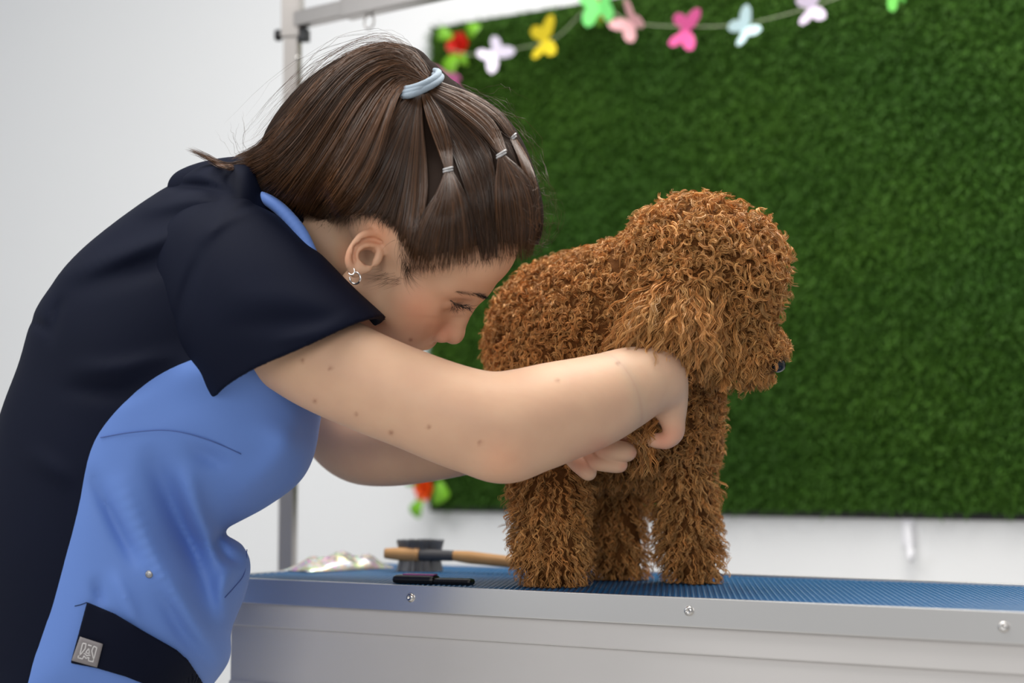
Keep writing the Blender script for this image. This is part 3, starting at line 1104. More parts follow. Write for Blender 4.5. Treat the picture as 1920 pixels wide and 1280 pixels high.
fan1 = [[(836, 322), (815, 370), (785, 430), (768, 503)], [(839, 322), (828, 380), (812, 440), (800, 504)], [(842, 322), (842, 380), (838, 440), (832, 499)], [(845, 322), (858, 380), (866, 440), (866, 492)], [(847, 322), (872, 370), (886, 420), (892, 480)]]
band2 = [[(806, 174), (850, 205), (900, 245), (935, 284)], [(812, 168), (862, 195), (912, 235), (941, 283)], [(816, 163), (872, 188), (925, 230), (947, 284)]]
fan2 = [[(935, 295), (930, 350), (932, 410), (938, 470)], [(939, 295), (944, 350), (950, 410), (955, 474)], [(942, 295), (960, 345), (972, 405), (975, 480)], [(945, 294), (975, 340), (992, 400), (990, 478)], [(947, 293), (985, 330), (1006, 390), (1000, 468)]]
band3 = [[(816, 163), (875, 185), (925, 218), (956, 254)], [(820, 158), (880, 178), (932, 212), (962, 254)], [(822, 153), (890, 180), (938, 214), (968, 258)]]
fan3 = [[(958, 262), (975, 300), (992, 350), (1003, 400)], [(964, 262), (984, 300), (1000, 345), (1009, 390)], [(968, 262), (990, 300), (1005, 350), (1010, 420)]]
locks('combed_hair', [groom(side, 1700, rad=0.00045, dark=0.62, hi=0.15, endjit=0.12, taper=0.2), groom(cross, 900, rad=0.00045, dark=0.6, hi=0.12, endjit=0.12, taper=0.2)])
locks('hair_band', [groom(band1, 330, lift=(0.003, 0.010, 0.004), dark=0.95, hi=0.45), groom(band2, 380, lift=(0.003, 0.009, 0.004), dark=1.0, hi=0.5), groom(band3, 240, lift=(0.002, 0.005, 0.002), dark=1.05, hi=0.5)])
locks('hair_fan', [groom(fan1, 950, lift=(0.004, 0.006, 0.001), dark=0.72, hi=0.3, jit=2.5, endjit=0.12, taper=0.2), groom(fan2, 950, lift=(0.004, 0.005, 0.001), dark=0.85, hi=0.35, jit=2.5, endjit=0.12, taper=0.2), groom(fan3, 300, lift=(0.002, 0.003, 0.001), dark=0.9, hi=0.4)])
pony = [
    [(800, 138), (775, 100), (722, 84), (655, 106), (595, 155), (540, 220), (490, 275), (446, 297)],
    [(798, 142), (765, 108), (715, 98), (655, 125), (600, 180), (555, 240), (510, 290), (470, 312)],
    [(795, 146), (758, 118), (708, 118), (655, 155), (610, 215), (570, 280), (530, 330), (510, 350)],
    [(790, 150), (752, 130), (708, 140), (662, 190), (625, 255), (590, 315), (560, 362), (545, 385)],
    [(786, 152), (750, 142), (716, 165), (682, 220), (650, 280), (618, 335), (590, 378), (575, 402)],
    [(782, 155), (752, 152), (726, 185), (704, 240), (680, 295), (655, 342), (630, 378), (612, 400)],
    [(778, 158), (752, 160), (735, 195), (724, 240), (712, 290), (692, 335), (672, 362), (660, 376)]]
locks('ponytail', [groom(pony, 2200, m=15, rad=0.0004, off=(-0.003, 0.004), jit=3.5, dark=1.0, hi=0.4, relief=0.009, wave=1.6, taper=0.25, endjit=0.1, lift=(0, 0.002, 0.004, 0.002)),
                   groom(pony[:3], 500, m=15, rad=0.0004, off=(-0.03, 0.0), jit=5, dark=1.0, hi=0.4),
                   groom(pony, 260, m=15, rad=0.00025, off=(0.0, 0.012), jit=9, dark=1.1, hi=0.4, frizz=1.2, taper=0.2)])
locks('flyaway_hair', [
    groom([[(800, 140), (740, 78), (640, 95), (560, 150), (470, 250)], [(790, 140), (730, 90), (650, 110), (570, 180), (500, 270)]], 60, m=15, rad=0.00013, off=(-0.02, 0.02), jit=12, frizz=3.0, taper=0.2),
    groom([[(830, 150), (880, 165), (930, 160), (960, 190)], [(900, 190), (960, 240), (1005, 300), (1030, 400)], [(1000, 440), (1020, 460), (1015, 420), (1045, 400)]], 60, m=18, rad=0.00012, off=(-0.01, 0.02), jit=10, frizz=3.0, taper=0.2),
    groom([[(980, 470), (1005, 475), (1015, 440), (1012, 395)], [(1000, 440), (1030, 440), (1045, 400), (1035, 350)]], 26, m=16, rad=0.00012, off=(-0.01, 0.02), jit=8, frizz=2.0, taper=0.2),
    groom([[(460, 300), (420, 305), (385, 290), (352, 280)], [(470, 312), (430, 318), (400, 306), (372, 288)]], 90, m=14, rad=0.0002, off=(0.0, 0.01), jit=3, taper=0.2, hi=0.6),
    groom([[(470, 300), (462, 270), (470, 240), (472, 210)], [(480, 310), (440, 290), (420, 260), (412, 240)]], 8, m=14, rad=0.00012, off=(0.0, 0.01), jit=8, frizz=2, taper=0.2)])
# fine hairs along hairline, before and above the ear, on the nape
for nm, line, n, ln, a, sp, cu in (
        ('temple_hair', [(765, 492), (800, 496), (850, 488), (900, 484), (940, 476), (985, 474)], 260, 22, 1.45, (3, 0.35), 0.3),
        ('sideburn_hair', [(752, 440), (756, 470), (762, 492), (770, 505)], 110, 44, 1.75, (4, 0.3), -0.9),
        ('sideburn_hair', [(716, 515), (735, 520), (760, 528)], 45, 40, 2.75, (6, 0.25), 0.3),
        ('nape_hair', [(575, 402), (612, 410), (655, 402), (700, 398), (735, 415)], 300, 26, 1.45, (5, 0.5), 0.4)):
    o = fringe(nm, line, n, ln, a, sp, 0.00013, M_hairbase, 8, 0.0012, cu)

# eyebrow, eyelid line, lashes
fringe('eyebrow', [(852, 548), (872, 549), (888, 551), (900, 555), (908, 558)], 120, 12, 0.25, (1.2, 0.25), 0.00013, M_hairbase)
fringe('eyebrow', [(890, 551), (900, 554), (908, 557)], 100, 10, 0.35, (1.5, 0.25), 0.00018, M_lash)
fringe('eyelashes', [(846, 566), (856, 571), (868, 573), (880, 572)], 60, 20, 0.95, (0.6, 0.5), 0.00024, M_lash, off=0.003, curl=-0.8)
fringe('eyelashes', [(846, 572), (852, 576), (860, 578)], 16, 13, 1.6, (0.8, 0.3), 0.0002, M_lash, off=0.002, curl=0.3)
fringe('eyelid_line', [(843, 563), (852, 569), (864, 572), (878, 571)], 60, 5, 0.2, (0.5, 0.2), 0.0003, M_lash, off=0.0012)

# hair ties
ta = [tie[0] - 42, tie[1] + 14]
for k, (dx, dy, r) in enumerate(((-6, 9, 8.5), (-2, -3, 8), (6, -16, 8), (14, -2, 8))):
    pts = []
    for a in np.linspace(0, 2 * math.pi, 17)[:-1]:
        # ring about the ponytail root; its axis points up and to the left
        ax = np.array([0.93, 0.37])   # along the visible band, right-up is minus y
        X = 785 + dx * 0.6 + 36 * math.cos(a) * 0.93 + 9 * math.sin(a) * 0.4
        Y = 159 + dy * 0.55 - 36 * math.cos(a) * 0.40 + 9 * math.sin(a) * 0.9
        pts.append(W(X, Y, 1.935 + 0.0 - 0.026 * math.sin(a)))
    pts.append(pts[0])
    o = tubemesh('hair_tie', pts, 0.0040, M_tie, None, 10, 60, label='grey-blue fabric hair tie')
    under(o, person)
for (x, y), (dx, dy), dl in ((e1, (8, -2), 0.006), (e2, (8, -5), 0.006), (e3, (5, -5), 0.003)):
    for kk in (-1.5, 1.5):
        pts = []
        d0 = float(K.depth(x, y)) - dl + 0.002
        for a in np.linspace(0, 2 * math.pi, 13):
            pts.append(W(x + dx * math.cos(a), y + dy * math.cos(a) + kk * 1.6, d0 - 0.005 * math.sin(a)))
        under(tubemesh('hair_elastic', pts, 0.0014, M_elastic, None, 6, 30, label='small clear hair elastic'), person)

# earrings
el = float(ed(664, 515))
pts = [W(666 + 10 * math.cos(a), 521 + 11 * math.sin(a), el - 0.004 - 0.004 * math.cos(a)) for a in np.linspace(-2.3, 3.3, 24)]
under(tubemesh('earring', pts, 0.0011, M_silver, None, 8, 60, label='silver hoop earring'), person)
pts = [W(659 + 6 * math.cos(a), 508 + 7 * math.sin(a), el - 0.0055 - 0.003 * math.sin(a + 0.6)) for a in np.linspace(-0.8, 2.6, 12)]
under(tubemesh('earring', pts, 0.0008, M_silver, None, 6, 30, label='small second hoop earring'), person)
# ------------------------------------------------------------------ tunic
TB = [(470, 300), (420, 300), (380, 304), (345, 324), (318, 345), (230, 405), (150, 470), (100, 530), (62, 590), (35, 680), (5, 760), (-14, 830), (-45, 1000), (-70, 1250), (-80, 1420),
      (300, 1420), (370, 1320), (428, 1242), (434, 1180), (460, 1115), (470, 1058), (455, 1022), (426, 994), (500, 950), (560, 905), (588, 852), (603, 772), (610, 700), (622, 600), (606, 500), (566, 430), (525, 375), (500, 330)]
TP = smoothpoly(TB, 5)
TD, TT, TR = 2.065, 0.165, 0.15
T = Field(-95, 640, 285, 1440, 1.87, 2.25, 5.5, 0.0050)
gx, gy = np.meshgrid(T.px, T.py, indexing='ij')
ins = polysd(gx, gy, TP) * TD / F


def blur2(a, it):
    for _ in range(it):
        p = np.pad(a, 1, mode='edge')
        a = (p[1:-1, 1:-1] * 2 + p[:-2, 1:-1] + p[2:, 1:-1] + p[1:-1, :-2] + p[1:-1, 2:]) / 6
    return a


core = blur2(np.maximum(ins, 0), 40)
wgt = np.clip(ins / 0.03, 0, 1)
ins = np.where(ins > 0, ins * (1 - wgt) + core * wgt, ins)
e_ = np.clip(1 - ins / TR, 0, 4)
# folds: (polyline, height m, width px)
fold = np.zeros_like(gx)


def crease(x, y, pl, h, w):
    """a soft ridge or valley along a polyline, fading out at both ends"""
    q = crom(pl, 24) if len(pl) > 2 else np.linspace(pl[0], pl[1], 24)
    out = np.zeros(np.shape(x))
    for t_, (cx_, cy_) in zip(np.linspace(0, 1, 24), q):
        a_ = math.sin(math.pi * (0.04 + 0.92 * t_)) ** 0.8
        out = np.maximum(out, a_ * np.exp(-((x - cx_) ** 2 + (y - cy_) ** 2) / (w * w)))
    return h * out


for pl, h, w in (
        ([(176, 893), (219, 983), (254, 1050)], -0.008, 12), ([(289, 862), (324, 952), (367, 1053), (394, 1131)], -0.016, 20),
        ([(363, 842), (422, 870)], -0.006, 14), ([(351, 885), (371, 967), (412, 1035)], 0.010, 17), ([(228, 915), (289, 1045), (351, 1151), (394, 1215)], 0.009, 18),
        ([(300, 1100), (340, 1180), (400, 1250)], -0.006, 12), ([(432, 990), (408, 1012), (425, 1042), (450, 1052)], -0.007, 9), ([(430, 1060), (415, 1110), (425, 1160)], 0.006, 12),
        ([(215, 1080), (240, 1130), (260, 1180)], 0.004, 10), ([(180, 1090), (190, 1135)], -0.004, 8), ([(500, 800), (560, 850)], 0.006, 26),
        ([(340, 700), (420, 690), (520, 705)], 0.012, 30), ([(560, 760), (520, 860), (440, 930)], 0.005, 22),
        ([(117, 522), (234, 475), (332, 436), (449, 385)], 0.007, 15), ([(150, 545), (260, 505), (330, 490)], -0.006, 16), ([(273, 397), (352, 378), (449, 368)], 0.006, 12),
        ([(320, 350), (380, 352), (440, 370)], -0.008, 9), ([(118, 560), (105, 590), (95, 640)], -0.005, 9), ([(60, 600), (90, 620)], -0.004, 8),
        ([(140, 690), (220, 690), (330, 665)], 0.005, 14), ([(120, 730), (220, 735), (280, 715)], -0.005, 14), ([(60, 850), (130, 900)], 0.004, 16)):
    fold += crease(gx, gy, pl, h * 1.45, w * 1.25)
q = np.sqrt(e_[:, :, None] ** 2 + ((T.d[None, None, :] - TD) / TT) ** 2) - 1
T.V = (q * 0.15 - fold[:, :, None] * np.clip((TD + 0.05 - T.d) / 0.08, 0, 1)[None, None, :]).astype(f32)
T.depthmap()
TV, TQ, TG = T.mesh()
TV = relax(TV, TQ, 2, 0.5)
# light blue front panel against navy back panel
panel = smoothpoly([(335, 684), (270, 722), (205, 785), (168, 850), (145, 960), (100, 1130), (60, 1250), (20, 1420), (0, 1520), (700, 1520), (700, 640), (560, 600), (420, 655)], 5)
sdv = polysd(TG[:, 0], TG[:, 1], panel)
(pV, pT), (nV, nT) = cut(TV, tris(TQ), sdv)
tunic_front = under(mk('tunic_front', pV, pT, M_blue, None, True, label='light blue front panel of the tunic'), person)
tunic_back = under(mk('tunic_back', nV, nT, M_navy, None, True, label='navy back and side of the tunic'), person)


def ontunic(px, py, off):
    d = float(T.depth(px, py)) - off
    return W(px, py, d)


# sleeve: an open cone around the upper arm
SL = Field(180, 730, 340, 770, 1.80, 2.16, 3.8, 0.0042)
SLV = [(412, 492, 1.99, 118), (438, 516, 1.97, 140), (488, 592, 1.945, 158), (545, 660, 1.935, 164), (620, 730, 1.93, 166)]
SL.tube(SLV, 30, 0.006)
ax_n = np.array([0.43, -0.90, 0.0])            # image-plane normal of the hem (right and down)
X, Y, D = SL.coords((slice(None),) * 3)
hc = C(552, 668, 1.935)
PX3, PY3 = SL.px[:, None, None], SL.py[None, :, None]
hemd = ((PX3 - 552) * 0.434 + (PY3 - 668) * 0.901) * 1.935 / F + (D - 1.935) * -0.12 - 0.006 + 0.0016 * np.sin((PX3 - 400) / 38)
foldS = np.zeros((len(SL.px), len(SL.py)))
sgx, sgy = np.meshgrid(SL.px, SL.py, indexing='ij')
for pl, h, w in (([(470, 388), (420, 410), (380, 450)], 0.006, 10), ([(500, 392), (560, 440), (590, 480)], -0.005, 10), ([(440, 560), (560, 560), (640, 580)], 0.003, 22), ([(430, 610), (540, 605), (640, 600)], -0.003, 16),
                 ([(380, 470), (350, 540), (330, 620)], -0.004, 9), ([(400, 420), (470, 385), (520, 395)], -0.005, 7), ([(520, 640), (600, 620), (660, 590)], 0.003, 10)):
    foldS += crease(sgx, sgy, pl, h, w * 1.3)
SL.V = SL.V - foldS[:, :, None].astype(f32)
inner = SL.V + 0.0085
SL.V = np.maximum(SL.V, hemd.astype(f32))
SL.V = np.maximum(SL.V, -np.maximum(inner, -hemd.astype(f32) - 0.09))
# droop of the lower hem
SL.depthmap()
SV_, SQ_, _ = SL.mesh()
SV_ = relax(SV_, SQ_, 2, 0.4)
under(mk('sleeve', SV_, SQ_, M_navy, None, True, label='navy short sleeve'), person)

# light blue neckline strip and navy collar
NT = Field(470, 620, 350, 520, 1.86, 2.06, 1.5, 0.002)
NT.tube([(486, 366, 2.0, 8), (504, 376, 1.985, 11), (530, 396, 1.975, 12), (560, 432, 1.965, 13), (582, 468, 1.955, 10), (598, 500, 1.95, 6)], 24, 0.002)
v, qd, _ = NT.mesh()
under(mk('neckline_trim', v, qd, M_blue, None, True, label='light blue neckline edge'), person)
NC = Field(300, 570, 285, 430, 1.92, 2.16, 2.5, 0.003)
NC.tube([(350, 355, 2.06, 36), (400, 350, 2.05, 46), (455, 352, 2.045, 54), (505, 370, 2.04, 60), (535, 390, 2.03, 55)], 24, 0.006)
v, qd, _ = NC.mesh()
under(mk('collar', v, qd, M_navy, None, True, label='navy collar at the nape'), person)

# pocket flap, woven label with its emblem
flap = [(163, 1128), (215, 1150), (270, 1183), (330, 1217), (352, 1236), (385, 1285), (400, 1320), (330, 1305), (280, 1286), (235, 1268), (180, 1252), (132, 1243), (147, 1188)]
PF = Field(120, 415, 1115, 1335, 1.86, 2.12, 2.4, 0.0015)
fx, fy = np.meshgrid(PF.px, PF.py, indexing='ij')
fi = polysd(fx, fy, flap) * 1.95 / F
fd = T.depth(fx, fy) - 0.005 - 0.002 * np.clip((fy - 1150) / 120, 0, 1)
PF.V = np.maximum(-fi[:, :, None], np.abs(PF.d[None, None, :] - fd[:, :, None]) - 0.0022).astype(f32)
v, qd, _ = PF.mesh()
v = relax(v, qd, 1, 0.4)
pf = under(mk('pocket_flap', v, qd, M_navy, None, True, label='navy pocket flap'), person)
tc4 = [(150, 1193), (193, 1207), (182, 1251), (134, 1238)]


def tagpt(u, v, off):
    a, b, c, d = [np.array(t_, float) for t_ in tc4]
    p = a * (1 - u) * (1 - v) + b * u * (1 - v) + c * u * v + d * (1 - u) * v
    return ontunic(p[0], p[1], 0.0105 + off)


nn = 9
for nm in ('woven_label',):
    V_ = [tagpt(i / (nn - 1), j / (nn - 1), o_) for o_ in (0.0012, -0.0012) for i in range(nn) for j in range(nn)]
    Q_ = []
    for s_ in (0, 1):
        for i in range(nn - 1):
            for j in range(nn - 1):
                b0 = s_ * nn * nn + i * nn + j
                f4 = (b0, b0 + 1, b0 + nn + 1, b0 + nn)
                Q_.append(f4 if s_ == 0 else f4[::-1])
    rim = [i for i in range(nn)] + [i * nn + nn - 1 for i in range(1, nn)] + [(nn - 1) * nn + j for j in range(nn - 2, -1, -1)] + [i * nn for i in range(nn - 2, 0, -1)]
    for a, b in zip(rim, rim[1:] + rim[:1]):
        Q_.append((a, a + nn * nn, b + nn * nn, b))
    wl = mk(nm, np.array(V_), np.array(Q_), M_tagm, None, True, label='grey woven label with a silver emblem')
    wl.parent = pf
    wl.location = -Vector(person.location) - Vector(pf.location)
    wl.matrix_parent_inverse = Matrix.Identity(4)
    # emblem: two slanted outlines, a bar, a pierced triangle and a small m
    for k, st in enumerate(([(0.20, 0.22), (0.34, 0.20), (0.36, 0.40), (0.24, 0.72), (0.20, 0.22)], [(0.66, 0.20), (0.80, 0.22), (0.80, 0.72), (0.64, 0.40), (0.66, 0.20)],
                            [(0.20, 0.72), (0.20, 0.82), (0.38, 0.82), (0.40, 0.68), (0.50, 0.76), (0.60, 0.68), (0.62, 0.82), (0.80, 0.82), (0.80, 0.72)],
                            [(0.42, 0.22), (0.58, 0.22)], [(0.50, 0.34), (0.42, 0.54), (0.58, 0.54), (0.50, 0.34)], [(0.36, 0.60), (0.44, 0.60), (0.50, 0.66), (0.56, 0.60), (0.64, 0.60)])):
        pts = []
        for (a, b), (c, d) in zip(st[:-1], st[1:]):
            for t_ in np.linspace(0, 1, 5)[:-1]:
                pts.append(tagpt(a + (c - a) * t_, b + (d - b) * t_, 0.0014))
        pts.append(tagpt(*st[-1], 0.0014))
        pts = np.array(pts)
        vv, qq, _ = strands(pts[None], np.full((1, len(pts)), 0.00075), 5, ref=np.array([[[0.2, 1, 0.1]]]))
        em = mk('emblem_stroke', vv, qq, M_logo, None, True)
        em.parent = pf
        em.location = wl.location

# seam stitching, snap, loose thread
pts = [ontunic(x, y, 0.0012) for x, y in ((188, 820), (240, 811), (300, 806), (345, 811), (400, 828), (452, 851))]
under(tubemesh('seam_stitching', pts, 0.0006, M_thread, None, 5, 60), person)
pts = [ontunic(x, y, 0.0015) for x, y in ((463, 1030), (458, 1075), (440, 1100), (422, 1120))]
under(tubemesh('seam_stitching', pts, 0.0006, M_thread, None, 5, 40), person)
p = ontunic(280, 1076, 0.0)
under(lathe('snap_fastener', [(0, -0.002), (0.0045, -0.002), (0.0045, 0.001), (0.003, 0.002), (0, 0.0016)], M_pins, None, Matrix(((1, 0, 0, p[0]), (0, 0, -1, p[1]), (0, 1, 0, p[2]), (0, 0, 0, 1))), 12), person)
pts = [ontunic(x, y, 0.003) for x, y in ((163, 1129), (152, 1133), (140, 1136))]
under(tubemesh('loose_thread', pts, 0.0005, M_navy, None, 4), person)

# trousers and shoes, standing on the floor (below the frame)
hipL, hipR = W(140, 1440, 2.12), W(140, 1440, 2.02)
for hp, dx in ((hipL, 0.02), (hipR, -0.03)):
    kn = hp + np.array([0.05 + dx, 0, -0.36])
    ft = np.array([kn[0] - 0.06, kn[1], 0.09])
    q = crom(np.array([[*(hp + np.array([0, 0, 0.05])), 0.06], [*hp, 0.085], [*kn, 0.075], [*(ft + (kn - ft) * 0.4), 0.07], [*ft, 0.066]]), 24)
    under(tubemesh('trouser_leg', q[:, :3], q[:, 3], M_navy, None, 20, 24), person)
    import bmesh
    bm = bmesh.new()
    bmesh.ops.create_uvsphere(bm, u_segments=20, v_segments=12, radius=1)
    for vv in bm.verts:
        vv.co = Vector((vv.co.x * 0.14, vv.co.y * 0.05, max(vv.co.z * 0.065, -0.03))) + Vector((ft[0] + 0.06, ft[1], 0.03))
    me = bpy.data.meshes.new('shoe')
    bm.to_mesh(me)
    bm.free()
    me.materials.append(M_rubber)
    so = bpy.data.objects.new('shoe', me)
    COL.objects.link(so)
    under(so, person)

# ------------------------------------------------------------------ dog
dz = on_z(1160, 1092, ZT)
dog = empty('poodle', (float(dz[0]), float(dz[1]), ZT), 'apricot curly-coated poodle standing on the table with one paw lifted', 'dog')
G = Field(890, 1510, 350, 1125, 1.86, 2.42, 6.0, 0.0050)
# trunk: rump further back, chest nearer
G.tube([(1045, 610, 2.20, 112), (1090, 620, 2.18, 132), (1150, 630, 2.14, 136), (1205, 650, 2.11, 118)], 16, 0.01)
G.tube([(1040, 680, 2.19, 108), (1100, 740, 2.17, 118), (1170, 770, 2.14, 110), (1230, 770, 2.12, 90)], 16, 0.01, 0.05)
# neck and chest
G.tube([(1170, 600, 2.12, 118), (1235, 545, 2.09, 108), (1290, 510, 2.06, 100)], 14, 0.01, 0.05)
G.tube([(1230, 640, 2.10, 95), (1255, 730, 2.11, 70), (1262, 800, 2.12, 55)], 12, 0.01, 0.04)
# head: rounded topknot, cheek, muzzle
G.ellip(C(1335, 500, 2.045), (0.080, 0.072, 0.075), 0.03)
G.ellip(C(1290, 470, 2.05), (0.058, 0.052, 0.065), 0.03)
G.tube([(1345, 560, 2.04, 84), (1368, 610, 2.035, 58), (1400, 648, 2.03, 42), (1434, 655, 2.035, 34)], 14, 0.008, 0.03)
G.tube([(1428, 640, 2.04, 26), (1452, 648, 2.045, 22)], 6, 0.006, 0.01)
G.tube([(1340, 640, 2.03, 50), (1380, 675, 2.03, 30), (1425, 685, 2.03, 22)], 10, 0.008, 0.02)
# near ear: long flap hanging over the cheek
G.tube([(1275, 520, 2.0, 40), (1262, 570, 1.985, 58), (1265, 620, 1.98, 55), (1290, 655, 1.985, 38)], 14, 0.008, 0.015)
# legs
G.tube([(1040, 780, 2.14, 88), (1032, 870, 2.10, 62), (1028, 960, 2.085, 54), (1034, 1030, 2.075, 52), (1038, 1058, 2.075, 44)], 20, 0.008, 0.03)
G.tube([(1130, 800, 2.22, 80), (1150, 890, 2.215, 52), (1152, 970, 2.21, 42), (1155, 1030, 2.205, 42), (1158, 1050, 2.20, 37)], 20, 0.008, 0.03)
G.tube([(1262, 760, 2.13, 58), (1282, 850, 2.135, 50), (1286, 940, 2.14, 44), (1292, 1020, 2.14, 42), (1300, 1056, 2.135, 38)], 20, 0.008, 0.03)
# lifted right foreleg
G.tube([(1210, 700, 2.07, 60), (1200, 770, 2.045, 36), (1200, 800, 2.015, 26), (1208, 822, 2.005, 20)], 14, 0.006, 0.02)
G.depthmap()
DV, DQ, DG = G.mesh()
DV = relax(DV, DQ, 3, 0.5)
DV[:, 2] = np.maximum(DV[:, 2], ZT + 0.0025)
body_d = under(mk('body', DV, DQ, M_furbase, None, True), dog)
nose = under(mk('nose', *(lambda F_: (F_.ellip(C(1457, 684, 2.022), (0.0105, 0.0090, 0.011), 0.002), F_.ellip(C(1462, 690, 2.010), (0.003, 0.0025, 0.003), 0.002, 'cut'), F_.mesh()[:2])[2])(Field(1425, 1490, 660, 710, 1.99, 2.07, 1.5, 0.0015)), M_nose, None, True, label='black nose'), dog)

# fur: clumps of fine ribbons rooted on the body
DT = tris(DQ)
A0, A1, A2 = DV[DT[:, 0]], DV[DT[:, 1]], DV[DT[:, 2]]
fn = np.cross(A1 - A0, A2 - A0)
fa = np.linalg.norm(fn, axis=1)
fn = fn / (fa[:, None] + 1e-12)
vn = np.zeros_like(DV)
for i in range(3):
    for c in range(3):
        vn[:, c] += np.bincount(DT[:, i], fn[:, c] * fa, len(DV))
vn /= np.linalg.norm(vn, axis=1, keepdims=True) + 1e-12
campos = np.array([0, 0, ZC])
ctr = (A0 + A1 + A2) / 3
vd = campos - ctr
vd /= np.linalg.norm(vd, axis=1, keepdims=True)
facing = (fn * vd).sum(1)
prob = fa * np.where(facing > -0.35, 1.0, 0.3)
prob /= prob.sum()


def roots(n, mask=None):
    p = prob if mask is None else prob * mask
    p = p / p.sum()
    t = rng.choice(len(DT), n, p=p)
    a, b = rng.random(n), rng.random(n)
    fl = a + b > 1
    a, b = np.where(fl, 1 - a, a), np.where(fl, 1 - b, b)
    w = np.stack([1 - a - b, a, b], 1)
    P = (DV[DT[t]] * w[:, :, None]).sum(1)
    N_ = (vn[DT[t]] * w[:, :, None]).sum(1)
    return P, N_ / (np.linalg.norm(N_, axis=1, keepdims=True) + 1e-12)


cx3, cy3, cz3 = proj(ctr)
skinmask = np.ones(len(DT))
skinmask[(np.hypot(cx3 - 1457, cy3 - 684) < 17) & (cz3 < 2.06)] = 0     # bare round the nose
# keep curls out of hands and arm: no roots where the lattice of the body says "inside or near skin"
Bi = np.clip(((cx3 - B.px[0]) / B.sp).astype(int), 0, len(B.px) - 1)
Bj = np.clip(((cy3 - B.py[0]) / B.sp).astype(int), 0, len(B.py) - 1)
Bk = np.clip(((cz3 - B.d[0]) / B.sd).astype(int), 0, len(B.d) - 1)
# (also against the hands)
Hi = np.clip(((cx3 - HB.px[0]) / HB.sp).astype(int), 0, len(HB.px) - 1)
Hj = np.clip(((cy3 - HB.py[0]) / HB.sp).astype(int), 0, len(HB.py) - 1)
Hk = np.clip(((cz3 - HB.d[0]) / HB.sd).astype(int), 0, len(HB.d) - 1)
inH = (cx3 > HB.px[0]) & (cx3 < HB.px[-1]) & (cy3 > HB.py[0]) & (cy3 < HB.py[-1]) & (cz3 < HB.d[-1])
skinmask[inH & (HB.V[Hi, Hj, Hk] < 0.002)] = 0
inB = (cx3 < B.px[-1]) & (cy3 < B.py[-1]) & (cz3 < B.d[-1])
skinmask[inB & (B.V[Bi, Bj, Bk] < 0.004)] = 0
ear_poly = [(1225, 530), (1300, 500), (1360, 530), (1372, 600), (1330, 640), (1240, 640), (1200, 620), (1195, 560)]
cheek_f = ((polysd(cx3, cy3, [(1372, 560), (1330, 640), (1300, 690), (1380, 705), (1430, 690), (1412, 640)]) > 0) & (facing > -0.2)).astype(float)
leg_f = (cy3 > 880).astype(float)
ear_f = ((polysd(cx3, cy3, ear_poly) > 0) & (facing > 0) & (cy3 > 520)).astype(float)
paw_f = ((np.abs(cx3 - 1205) < 40) & (cy3 > 770) & (cy3 < 880) & (cz3 < 2.09)).astype(float)
curl_f = 1 - np.maximum(np.maximum(np.maximum(leg_f, ear_f), paw_f), cheek_f)
DOWN = np.array([0, 0, -1.0])


def unit(a):
    return a / (np.linalg.norm(a, axis=-1, keepdims=True) + 1e-12)


def fibres(path, n_f, spread, width, fray=1.0):
    """a bundle of n_f ribbons about each clump path (c, m, 3)"""
    c, m, _ = path.shape
    s_ = np.linspace(0, 1, m)
    off = rng.normal(0, 1, (c, n_f, 1, 3)) * spread[:, None, None, None]
    prof = np.interp(s_, [0, 0.25, 0.75, 1], [0.9, 1.0, 0.75, 0.5 * fray])[None, None, :, None]
    wob = np.cumsum(rng.normal(0, 0.00022, (c, n_f, m, 3)), 2)
    P = path[:, None] + off * prof + wob
    P = P.reshape(c * n_f, m, 3)
    R_ = width * rng.uniform(0.7, 1.3, (c * n_f, 1)) * np.interp(s_, [0, 0.6, 1], [1, 0.9, 0.25])[None, :]
    return P, R_


def clump_tone(P, n_f):
    c = len(P)
    base_t = rng.uniform(0.62, 1.25, (c, 1)) * np.array([1.0, 1.0, 1.0])
    warm = rng.uniform(-0.10, 0.14, (c, 1)) * np.array([[0.2, 1.0, 1.6]])
    t = base_t * (1 + warm)
    return np.repeat(t, n_f, 0) * rng.uniform(0.8, 1.2, (c * n_f, 1))


def curls(n, mask, m=13, n_f=8, L=(0.010, 0.022), rh=(0.0022, 0.0046), turns=(0.9, 1.9), width=0.00048, spread=0.0011, up=0.0):
    P, N_ = roots(n, mask * skinmask)
    P = P - N_ * 0.002
    ax = unit(N_ + DOWN * 0.35 + rng.normal(0, 0.42, (n, 3)))
    r1 = unit(np.cross(ax, rng.normal(size=(n, 3))))
    r2 = np.cross(ax, r1)
    s_ = np.linspace(0, 1, m)[None, :, None]
    Ln = rng.uniform(*L, n)[:, None, None]
    ra = rng.uniform(*rh, n)[:, None, None]
    tw = (rng.uniform(*turns, n) * rng.choice([-1, 1], n))[:, None, None] * 2 * math.pi
    env = np.minimum(s_ * 2.2, 1) * (1 - 0.35 * s_)
    path = P[:, None] + ax[:, None] * Ln * (s_ ** 0.8) + ra * env * (r1[:, None] * (np.cos(tw * s_) - (1 - s_)) + r2[:, None] * np.sin(tw * s_))
    path = path + DOWN * (0.006 * s_ ** 2)
    F_, R_ = fibres(path, n_f, spread * rng.uniform(0.6, 1.3, n), width)
    return F_, R_, clump_tone(P, n_f)


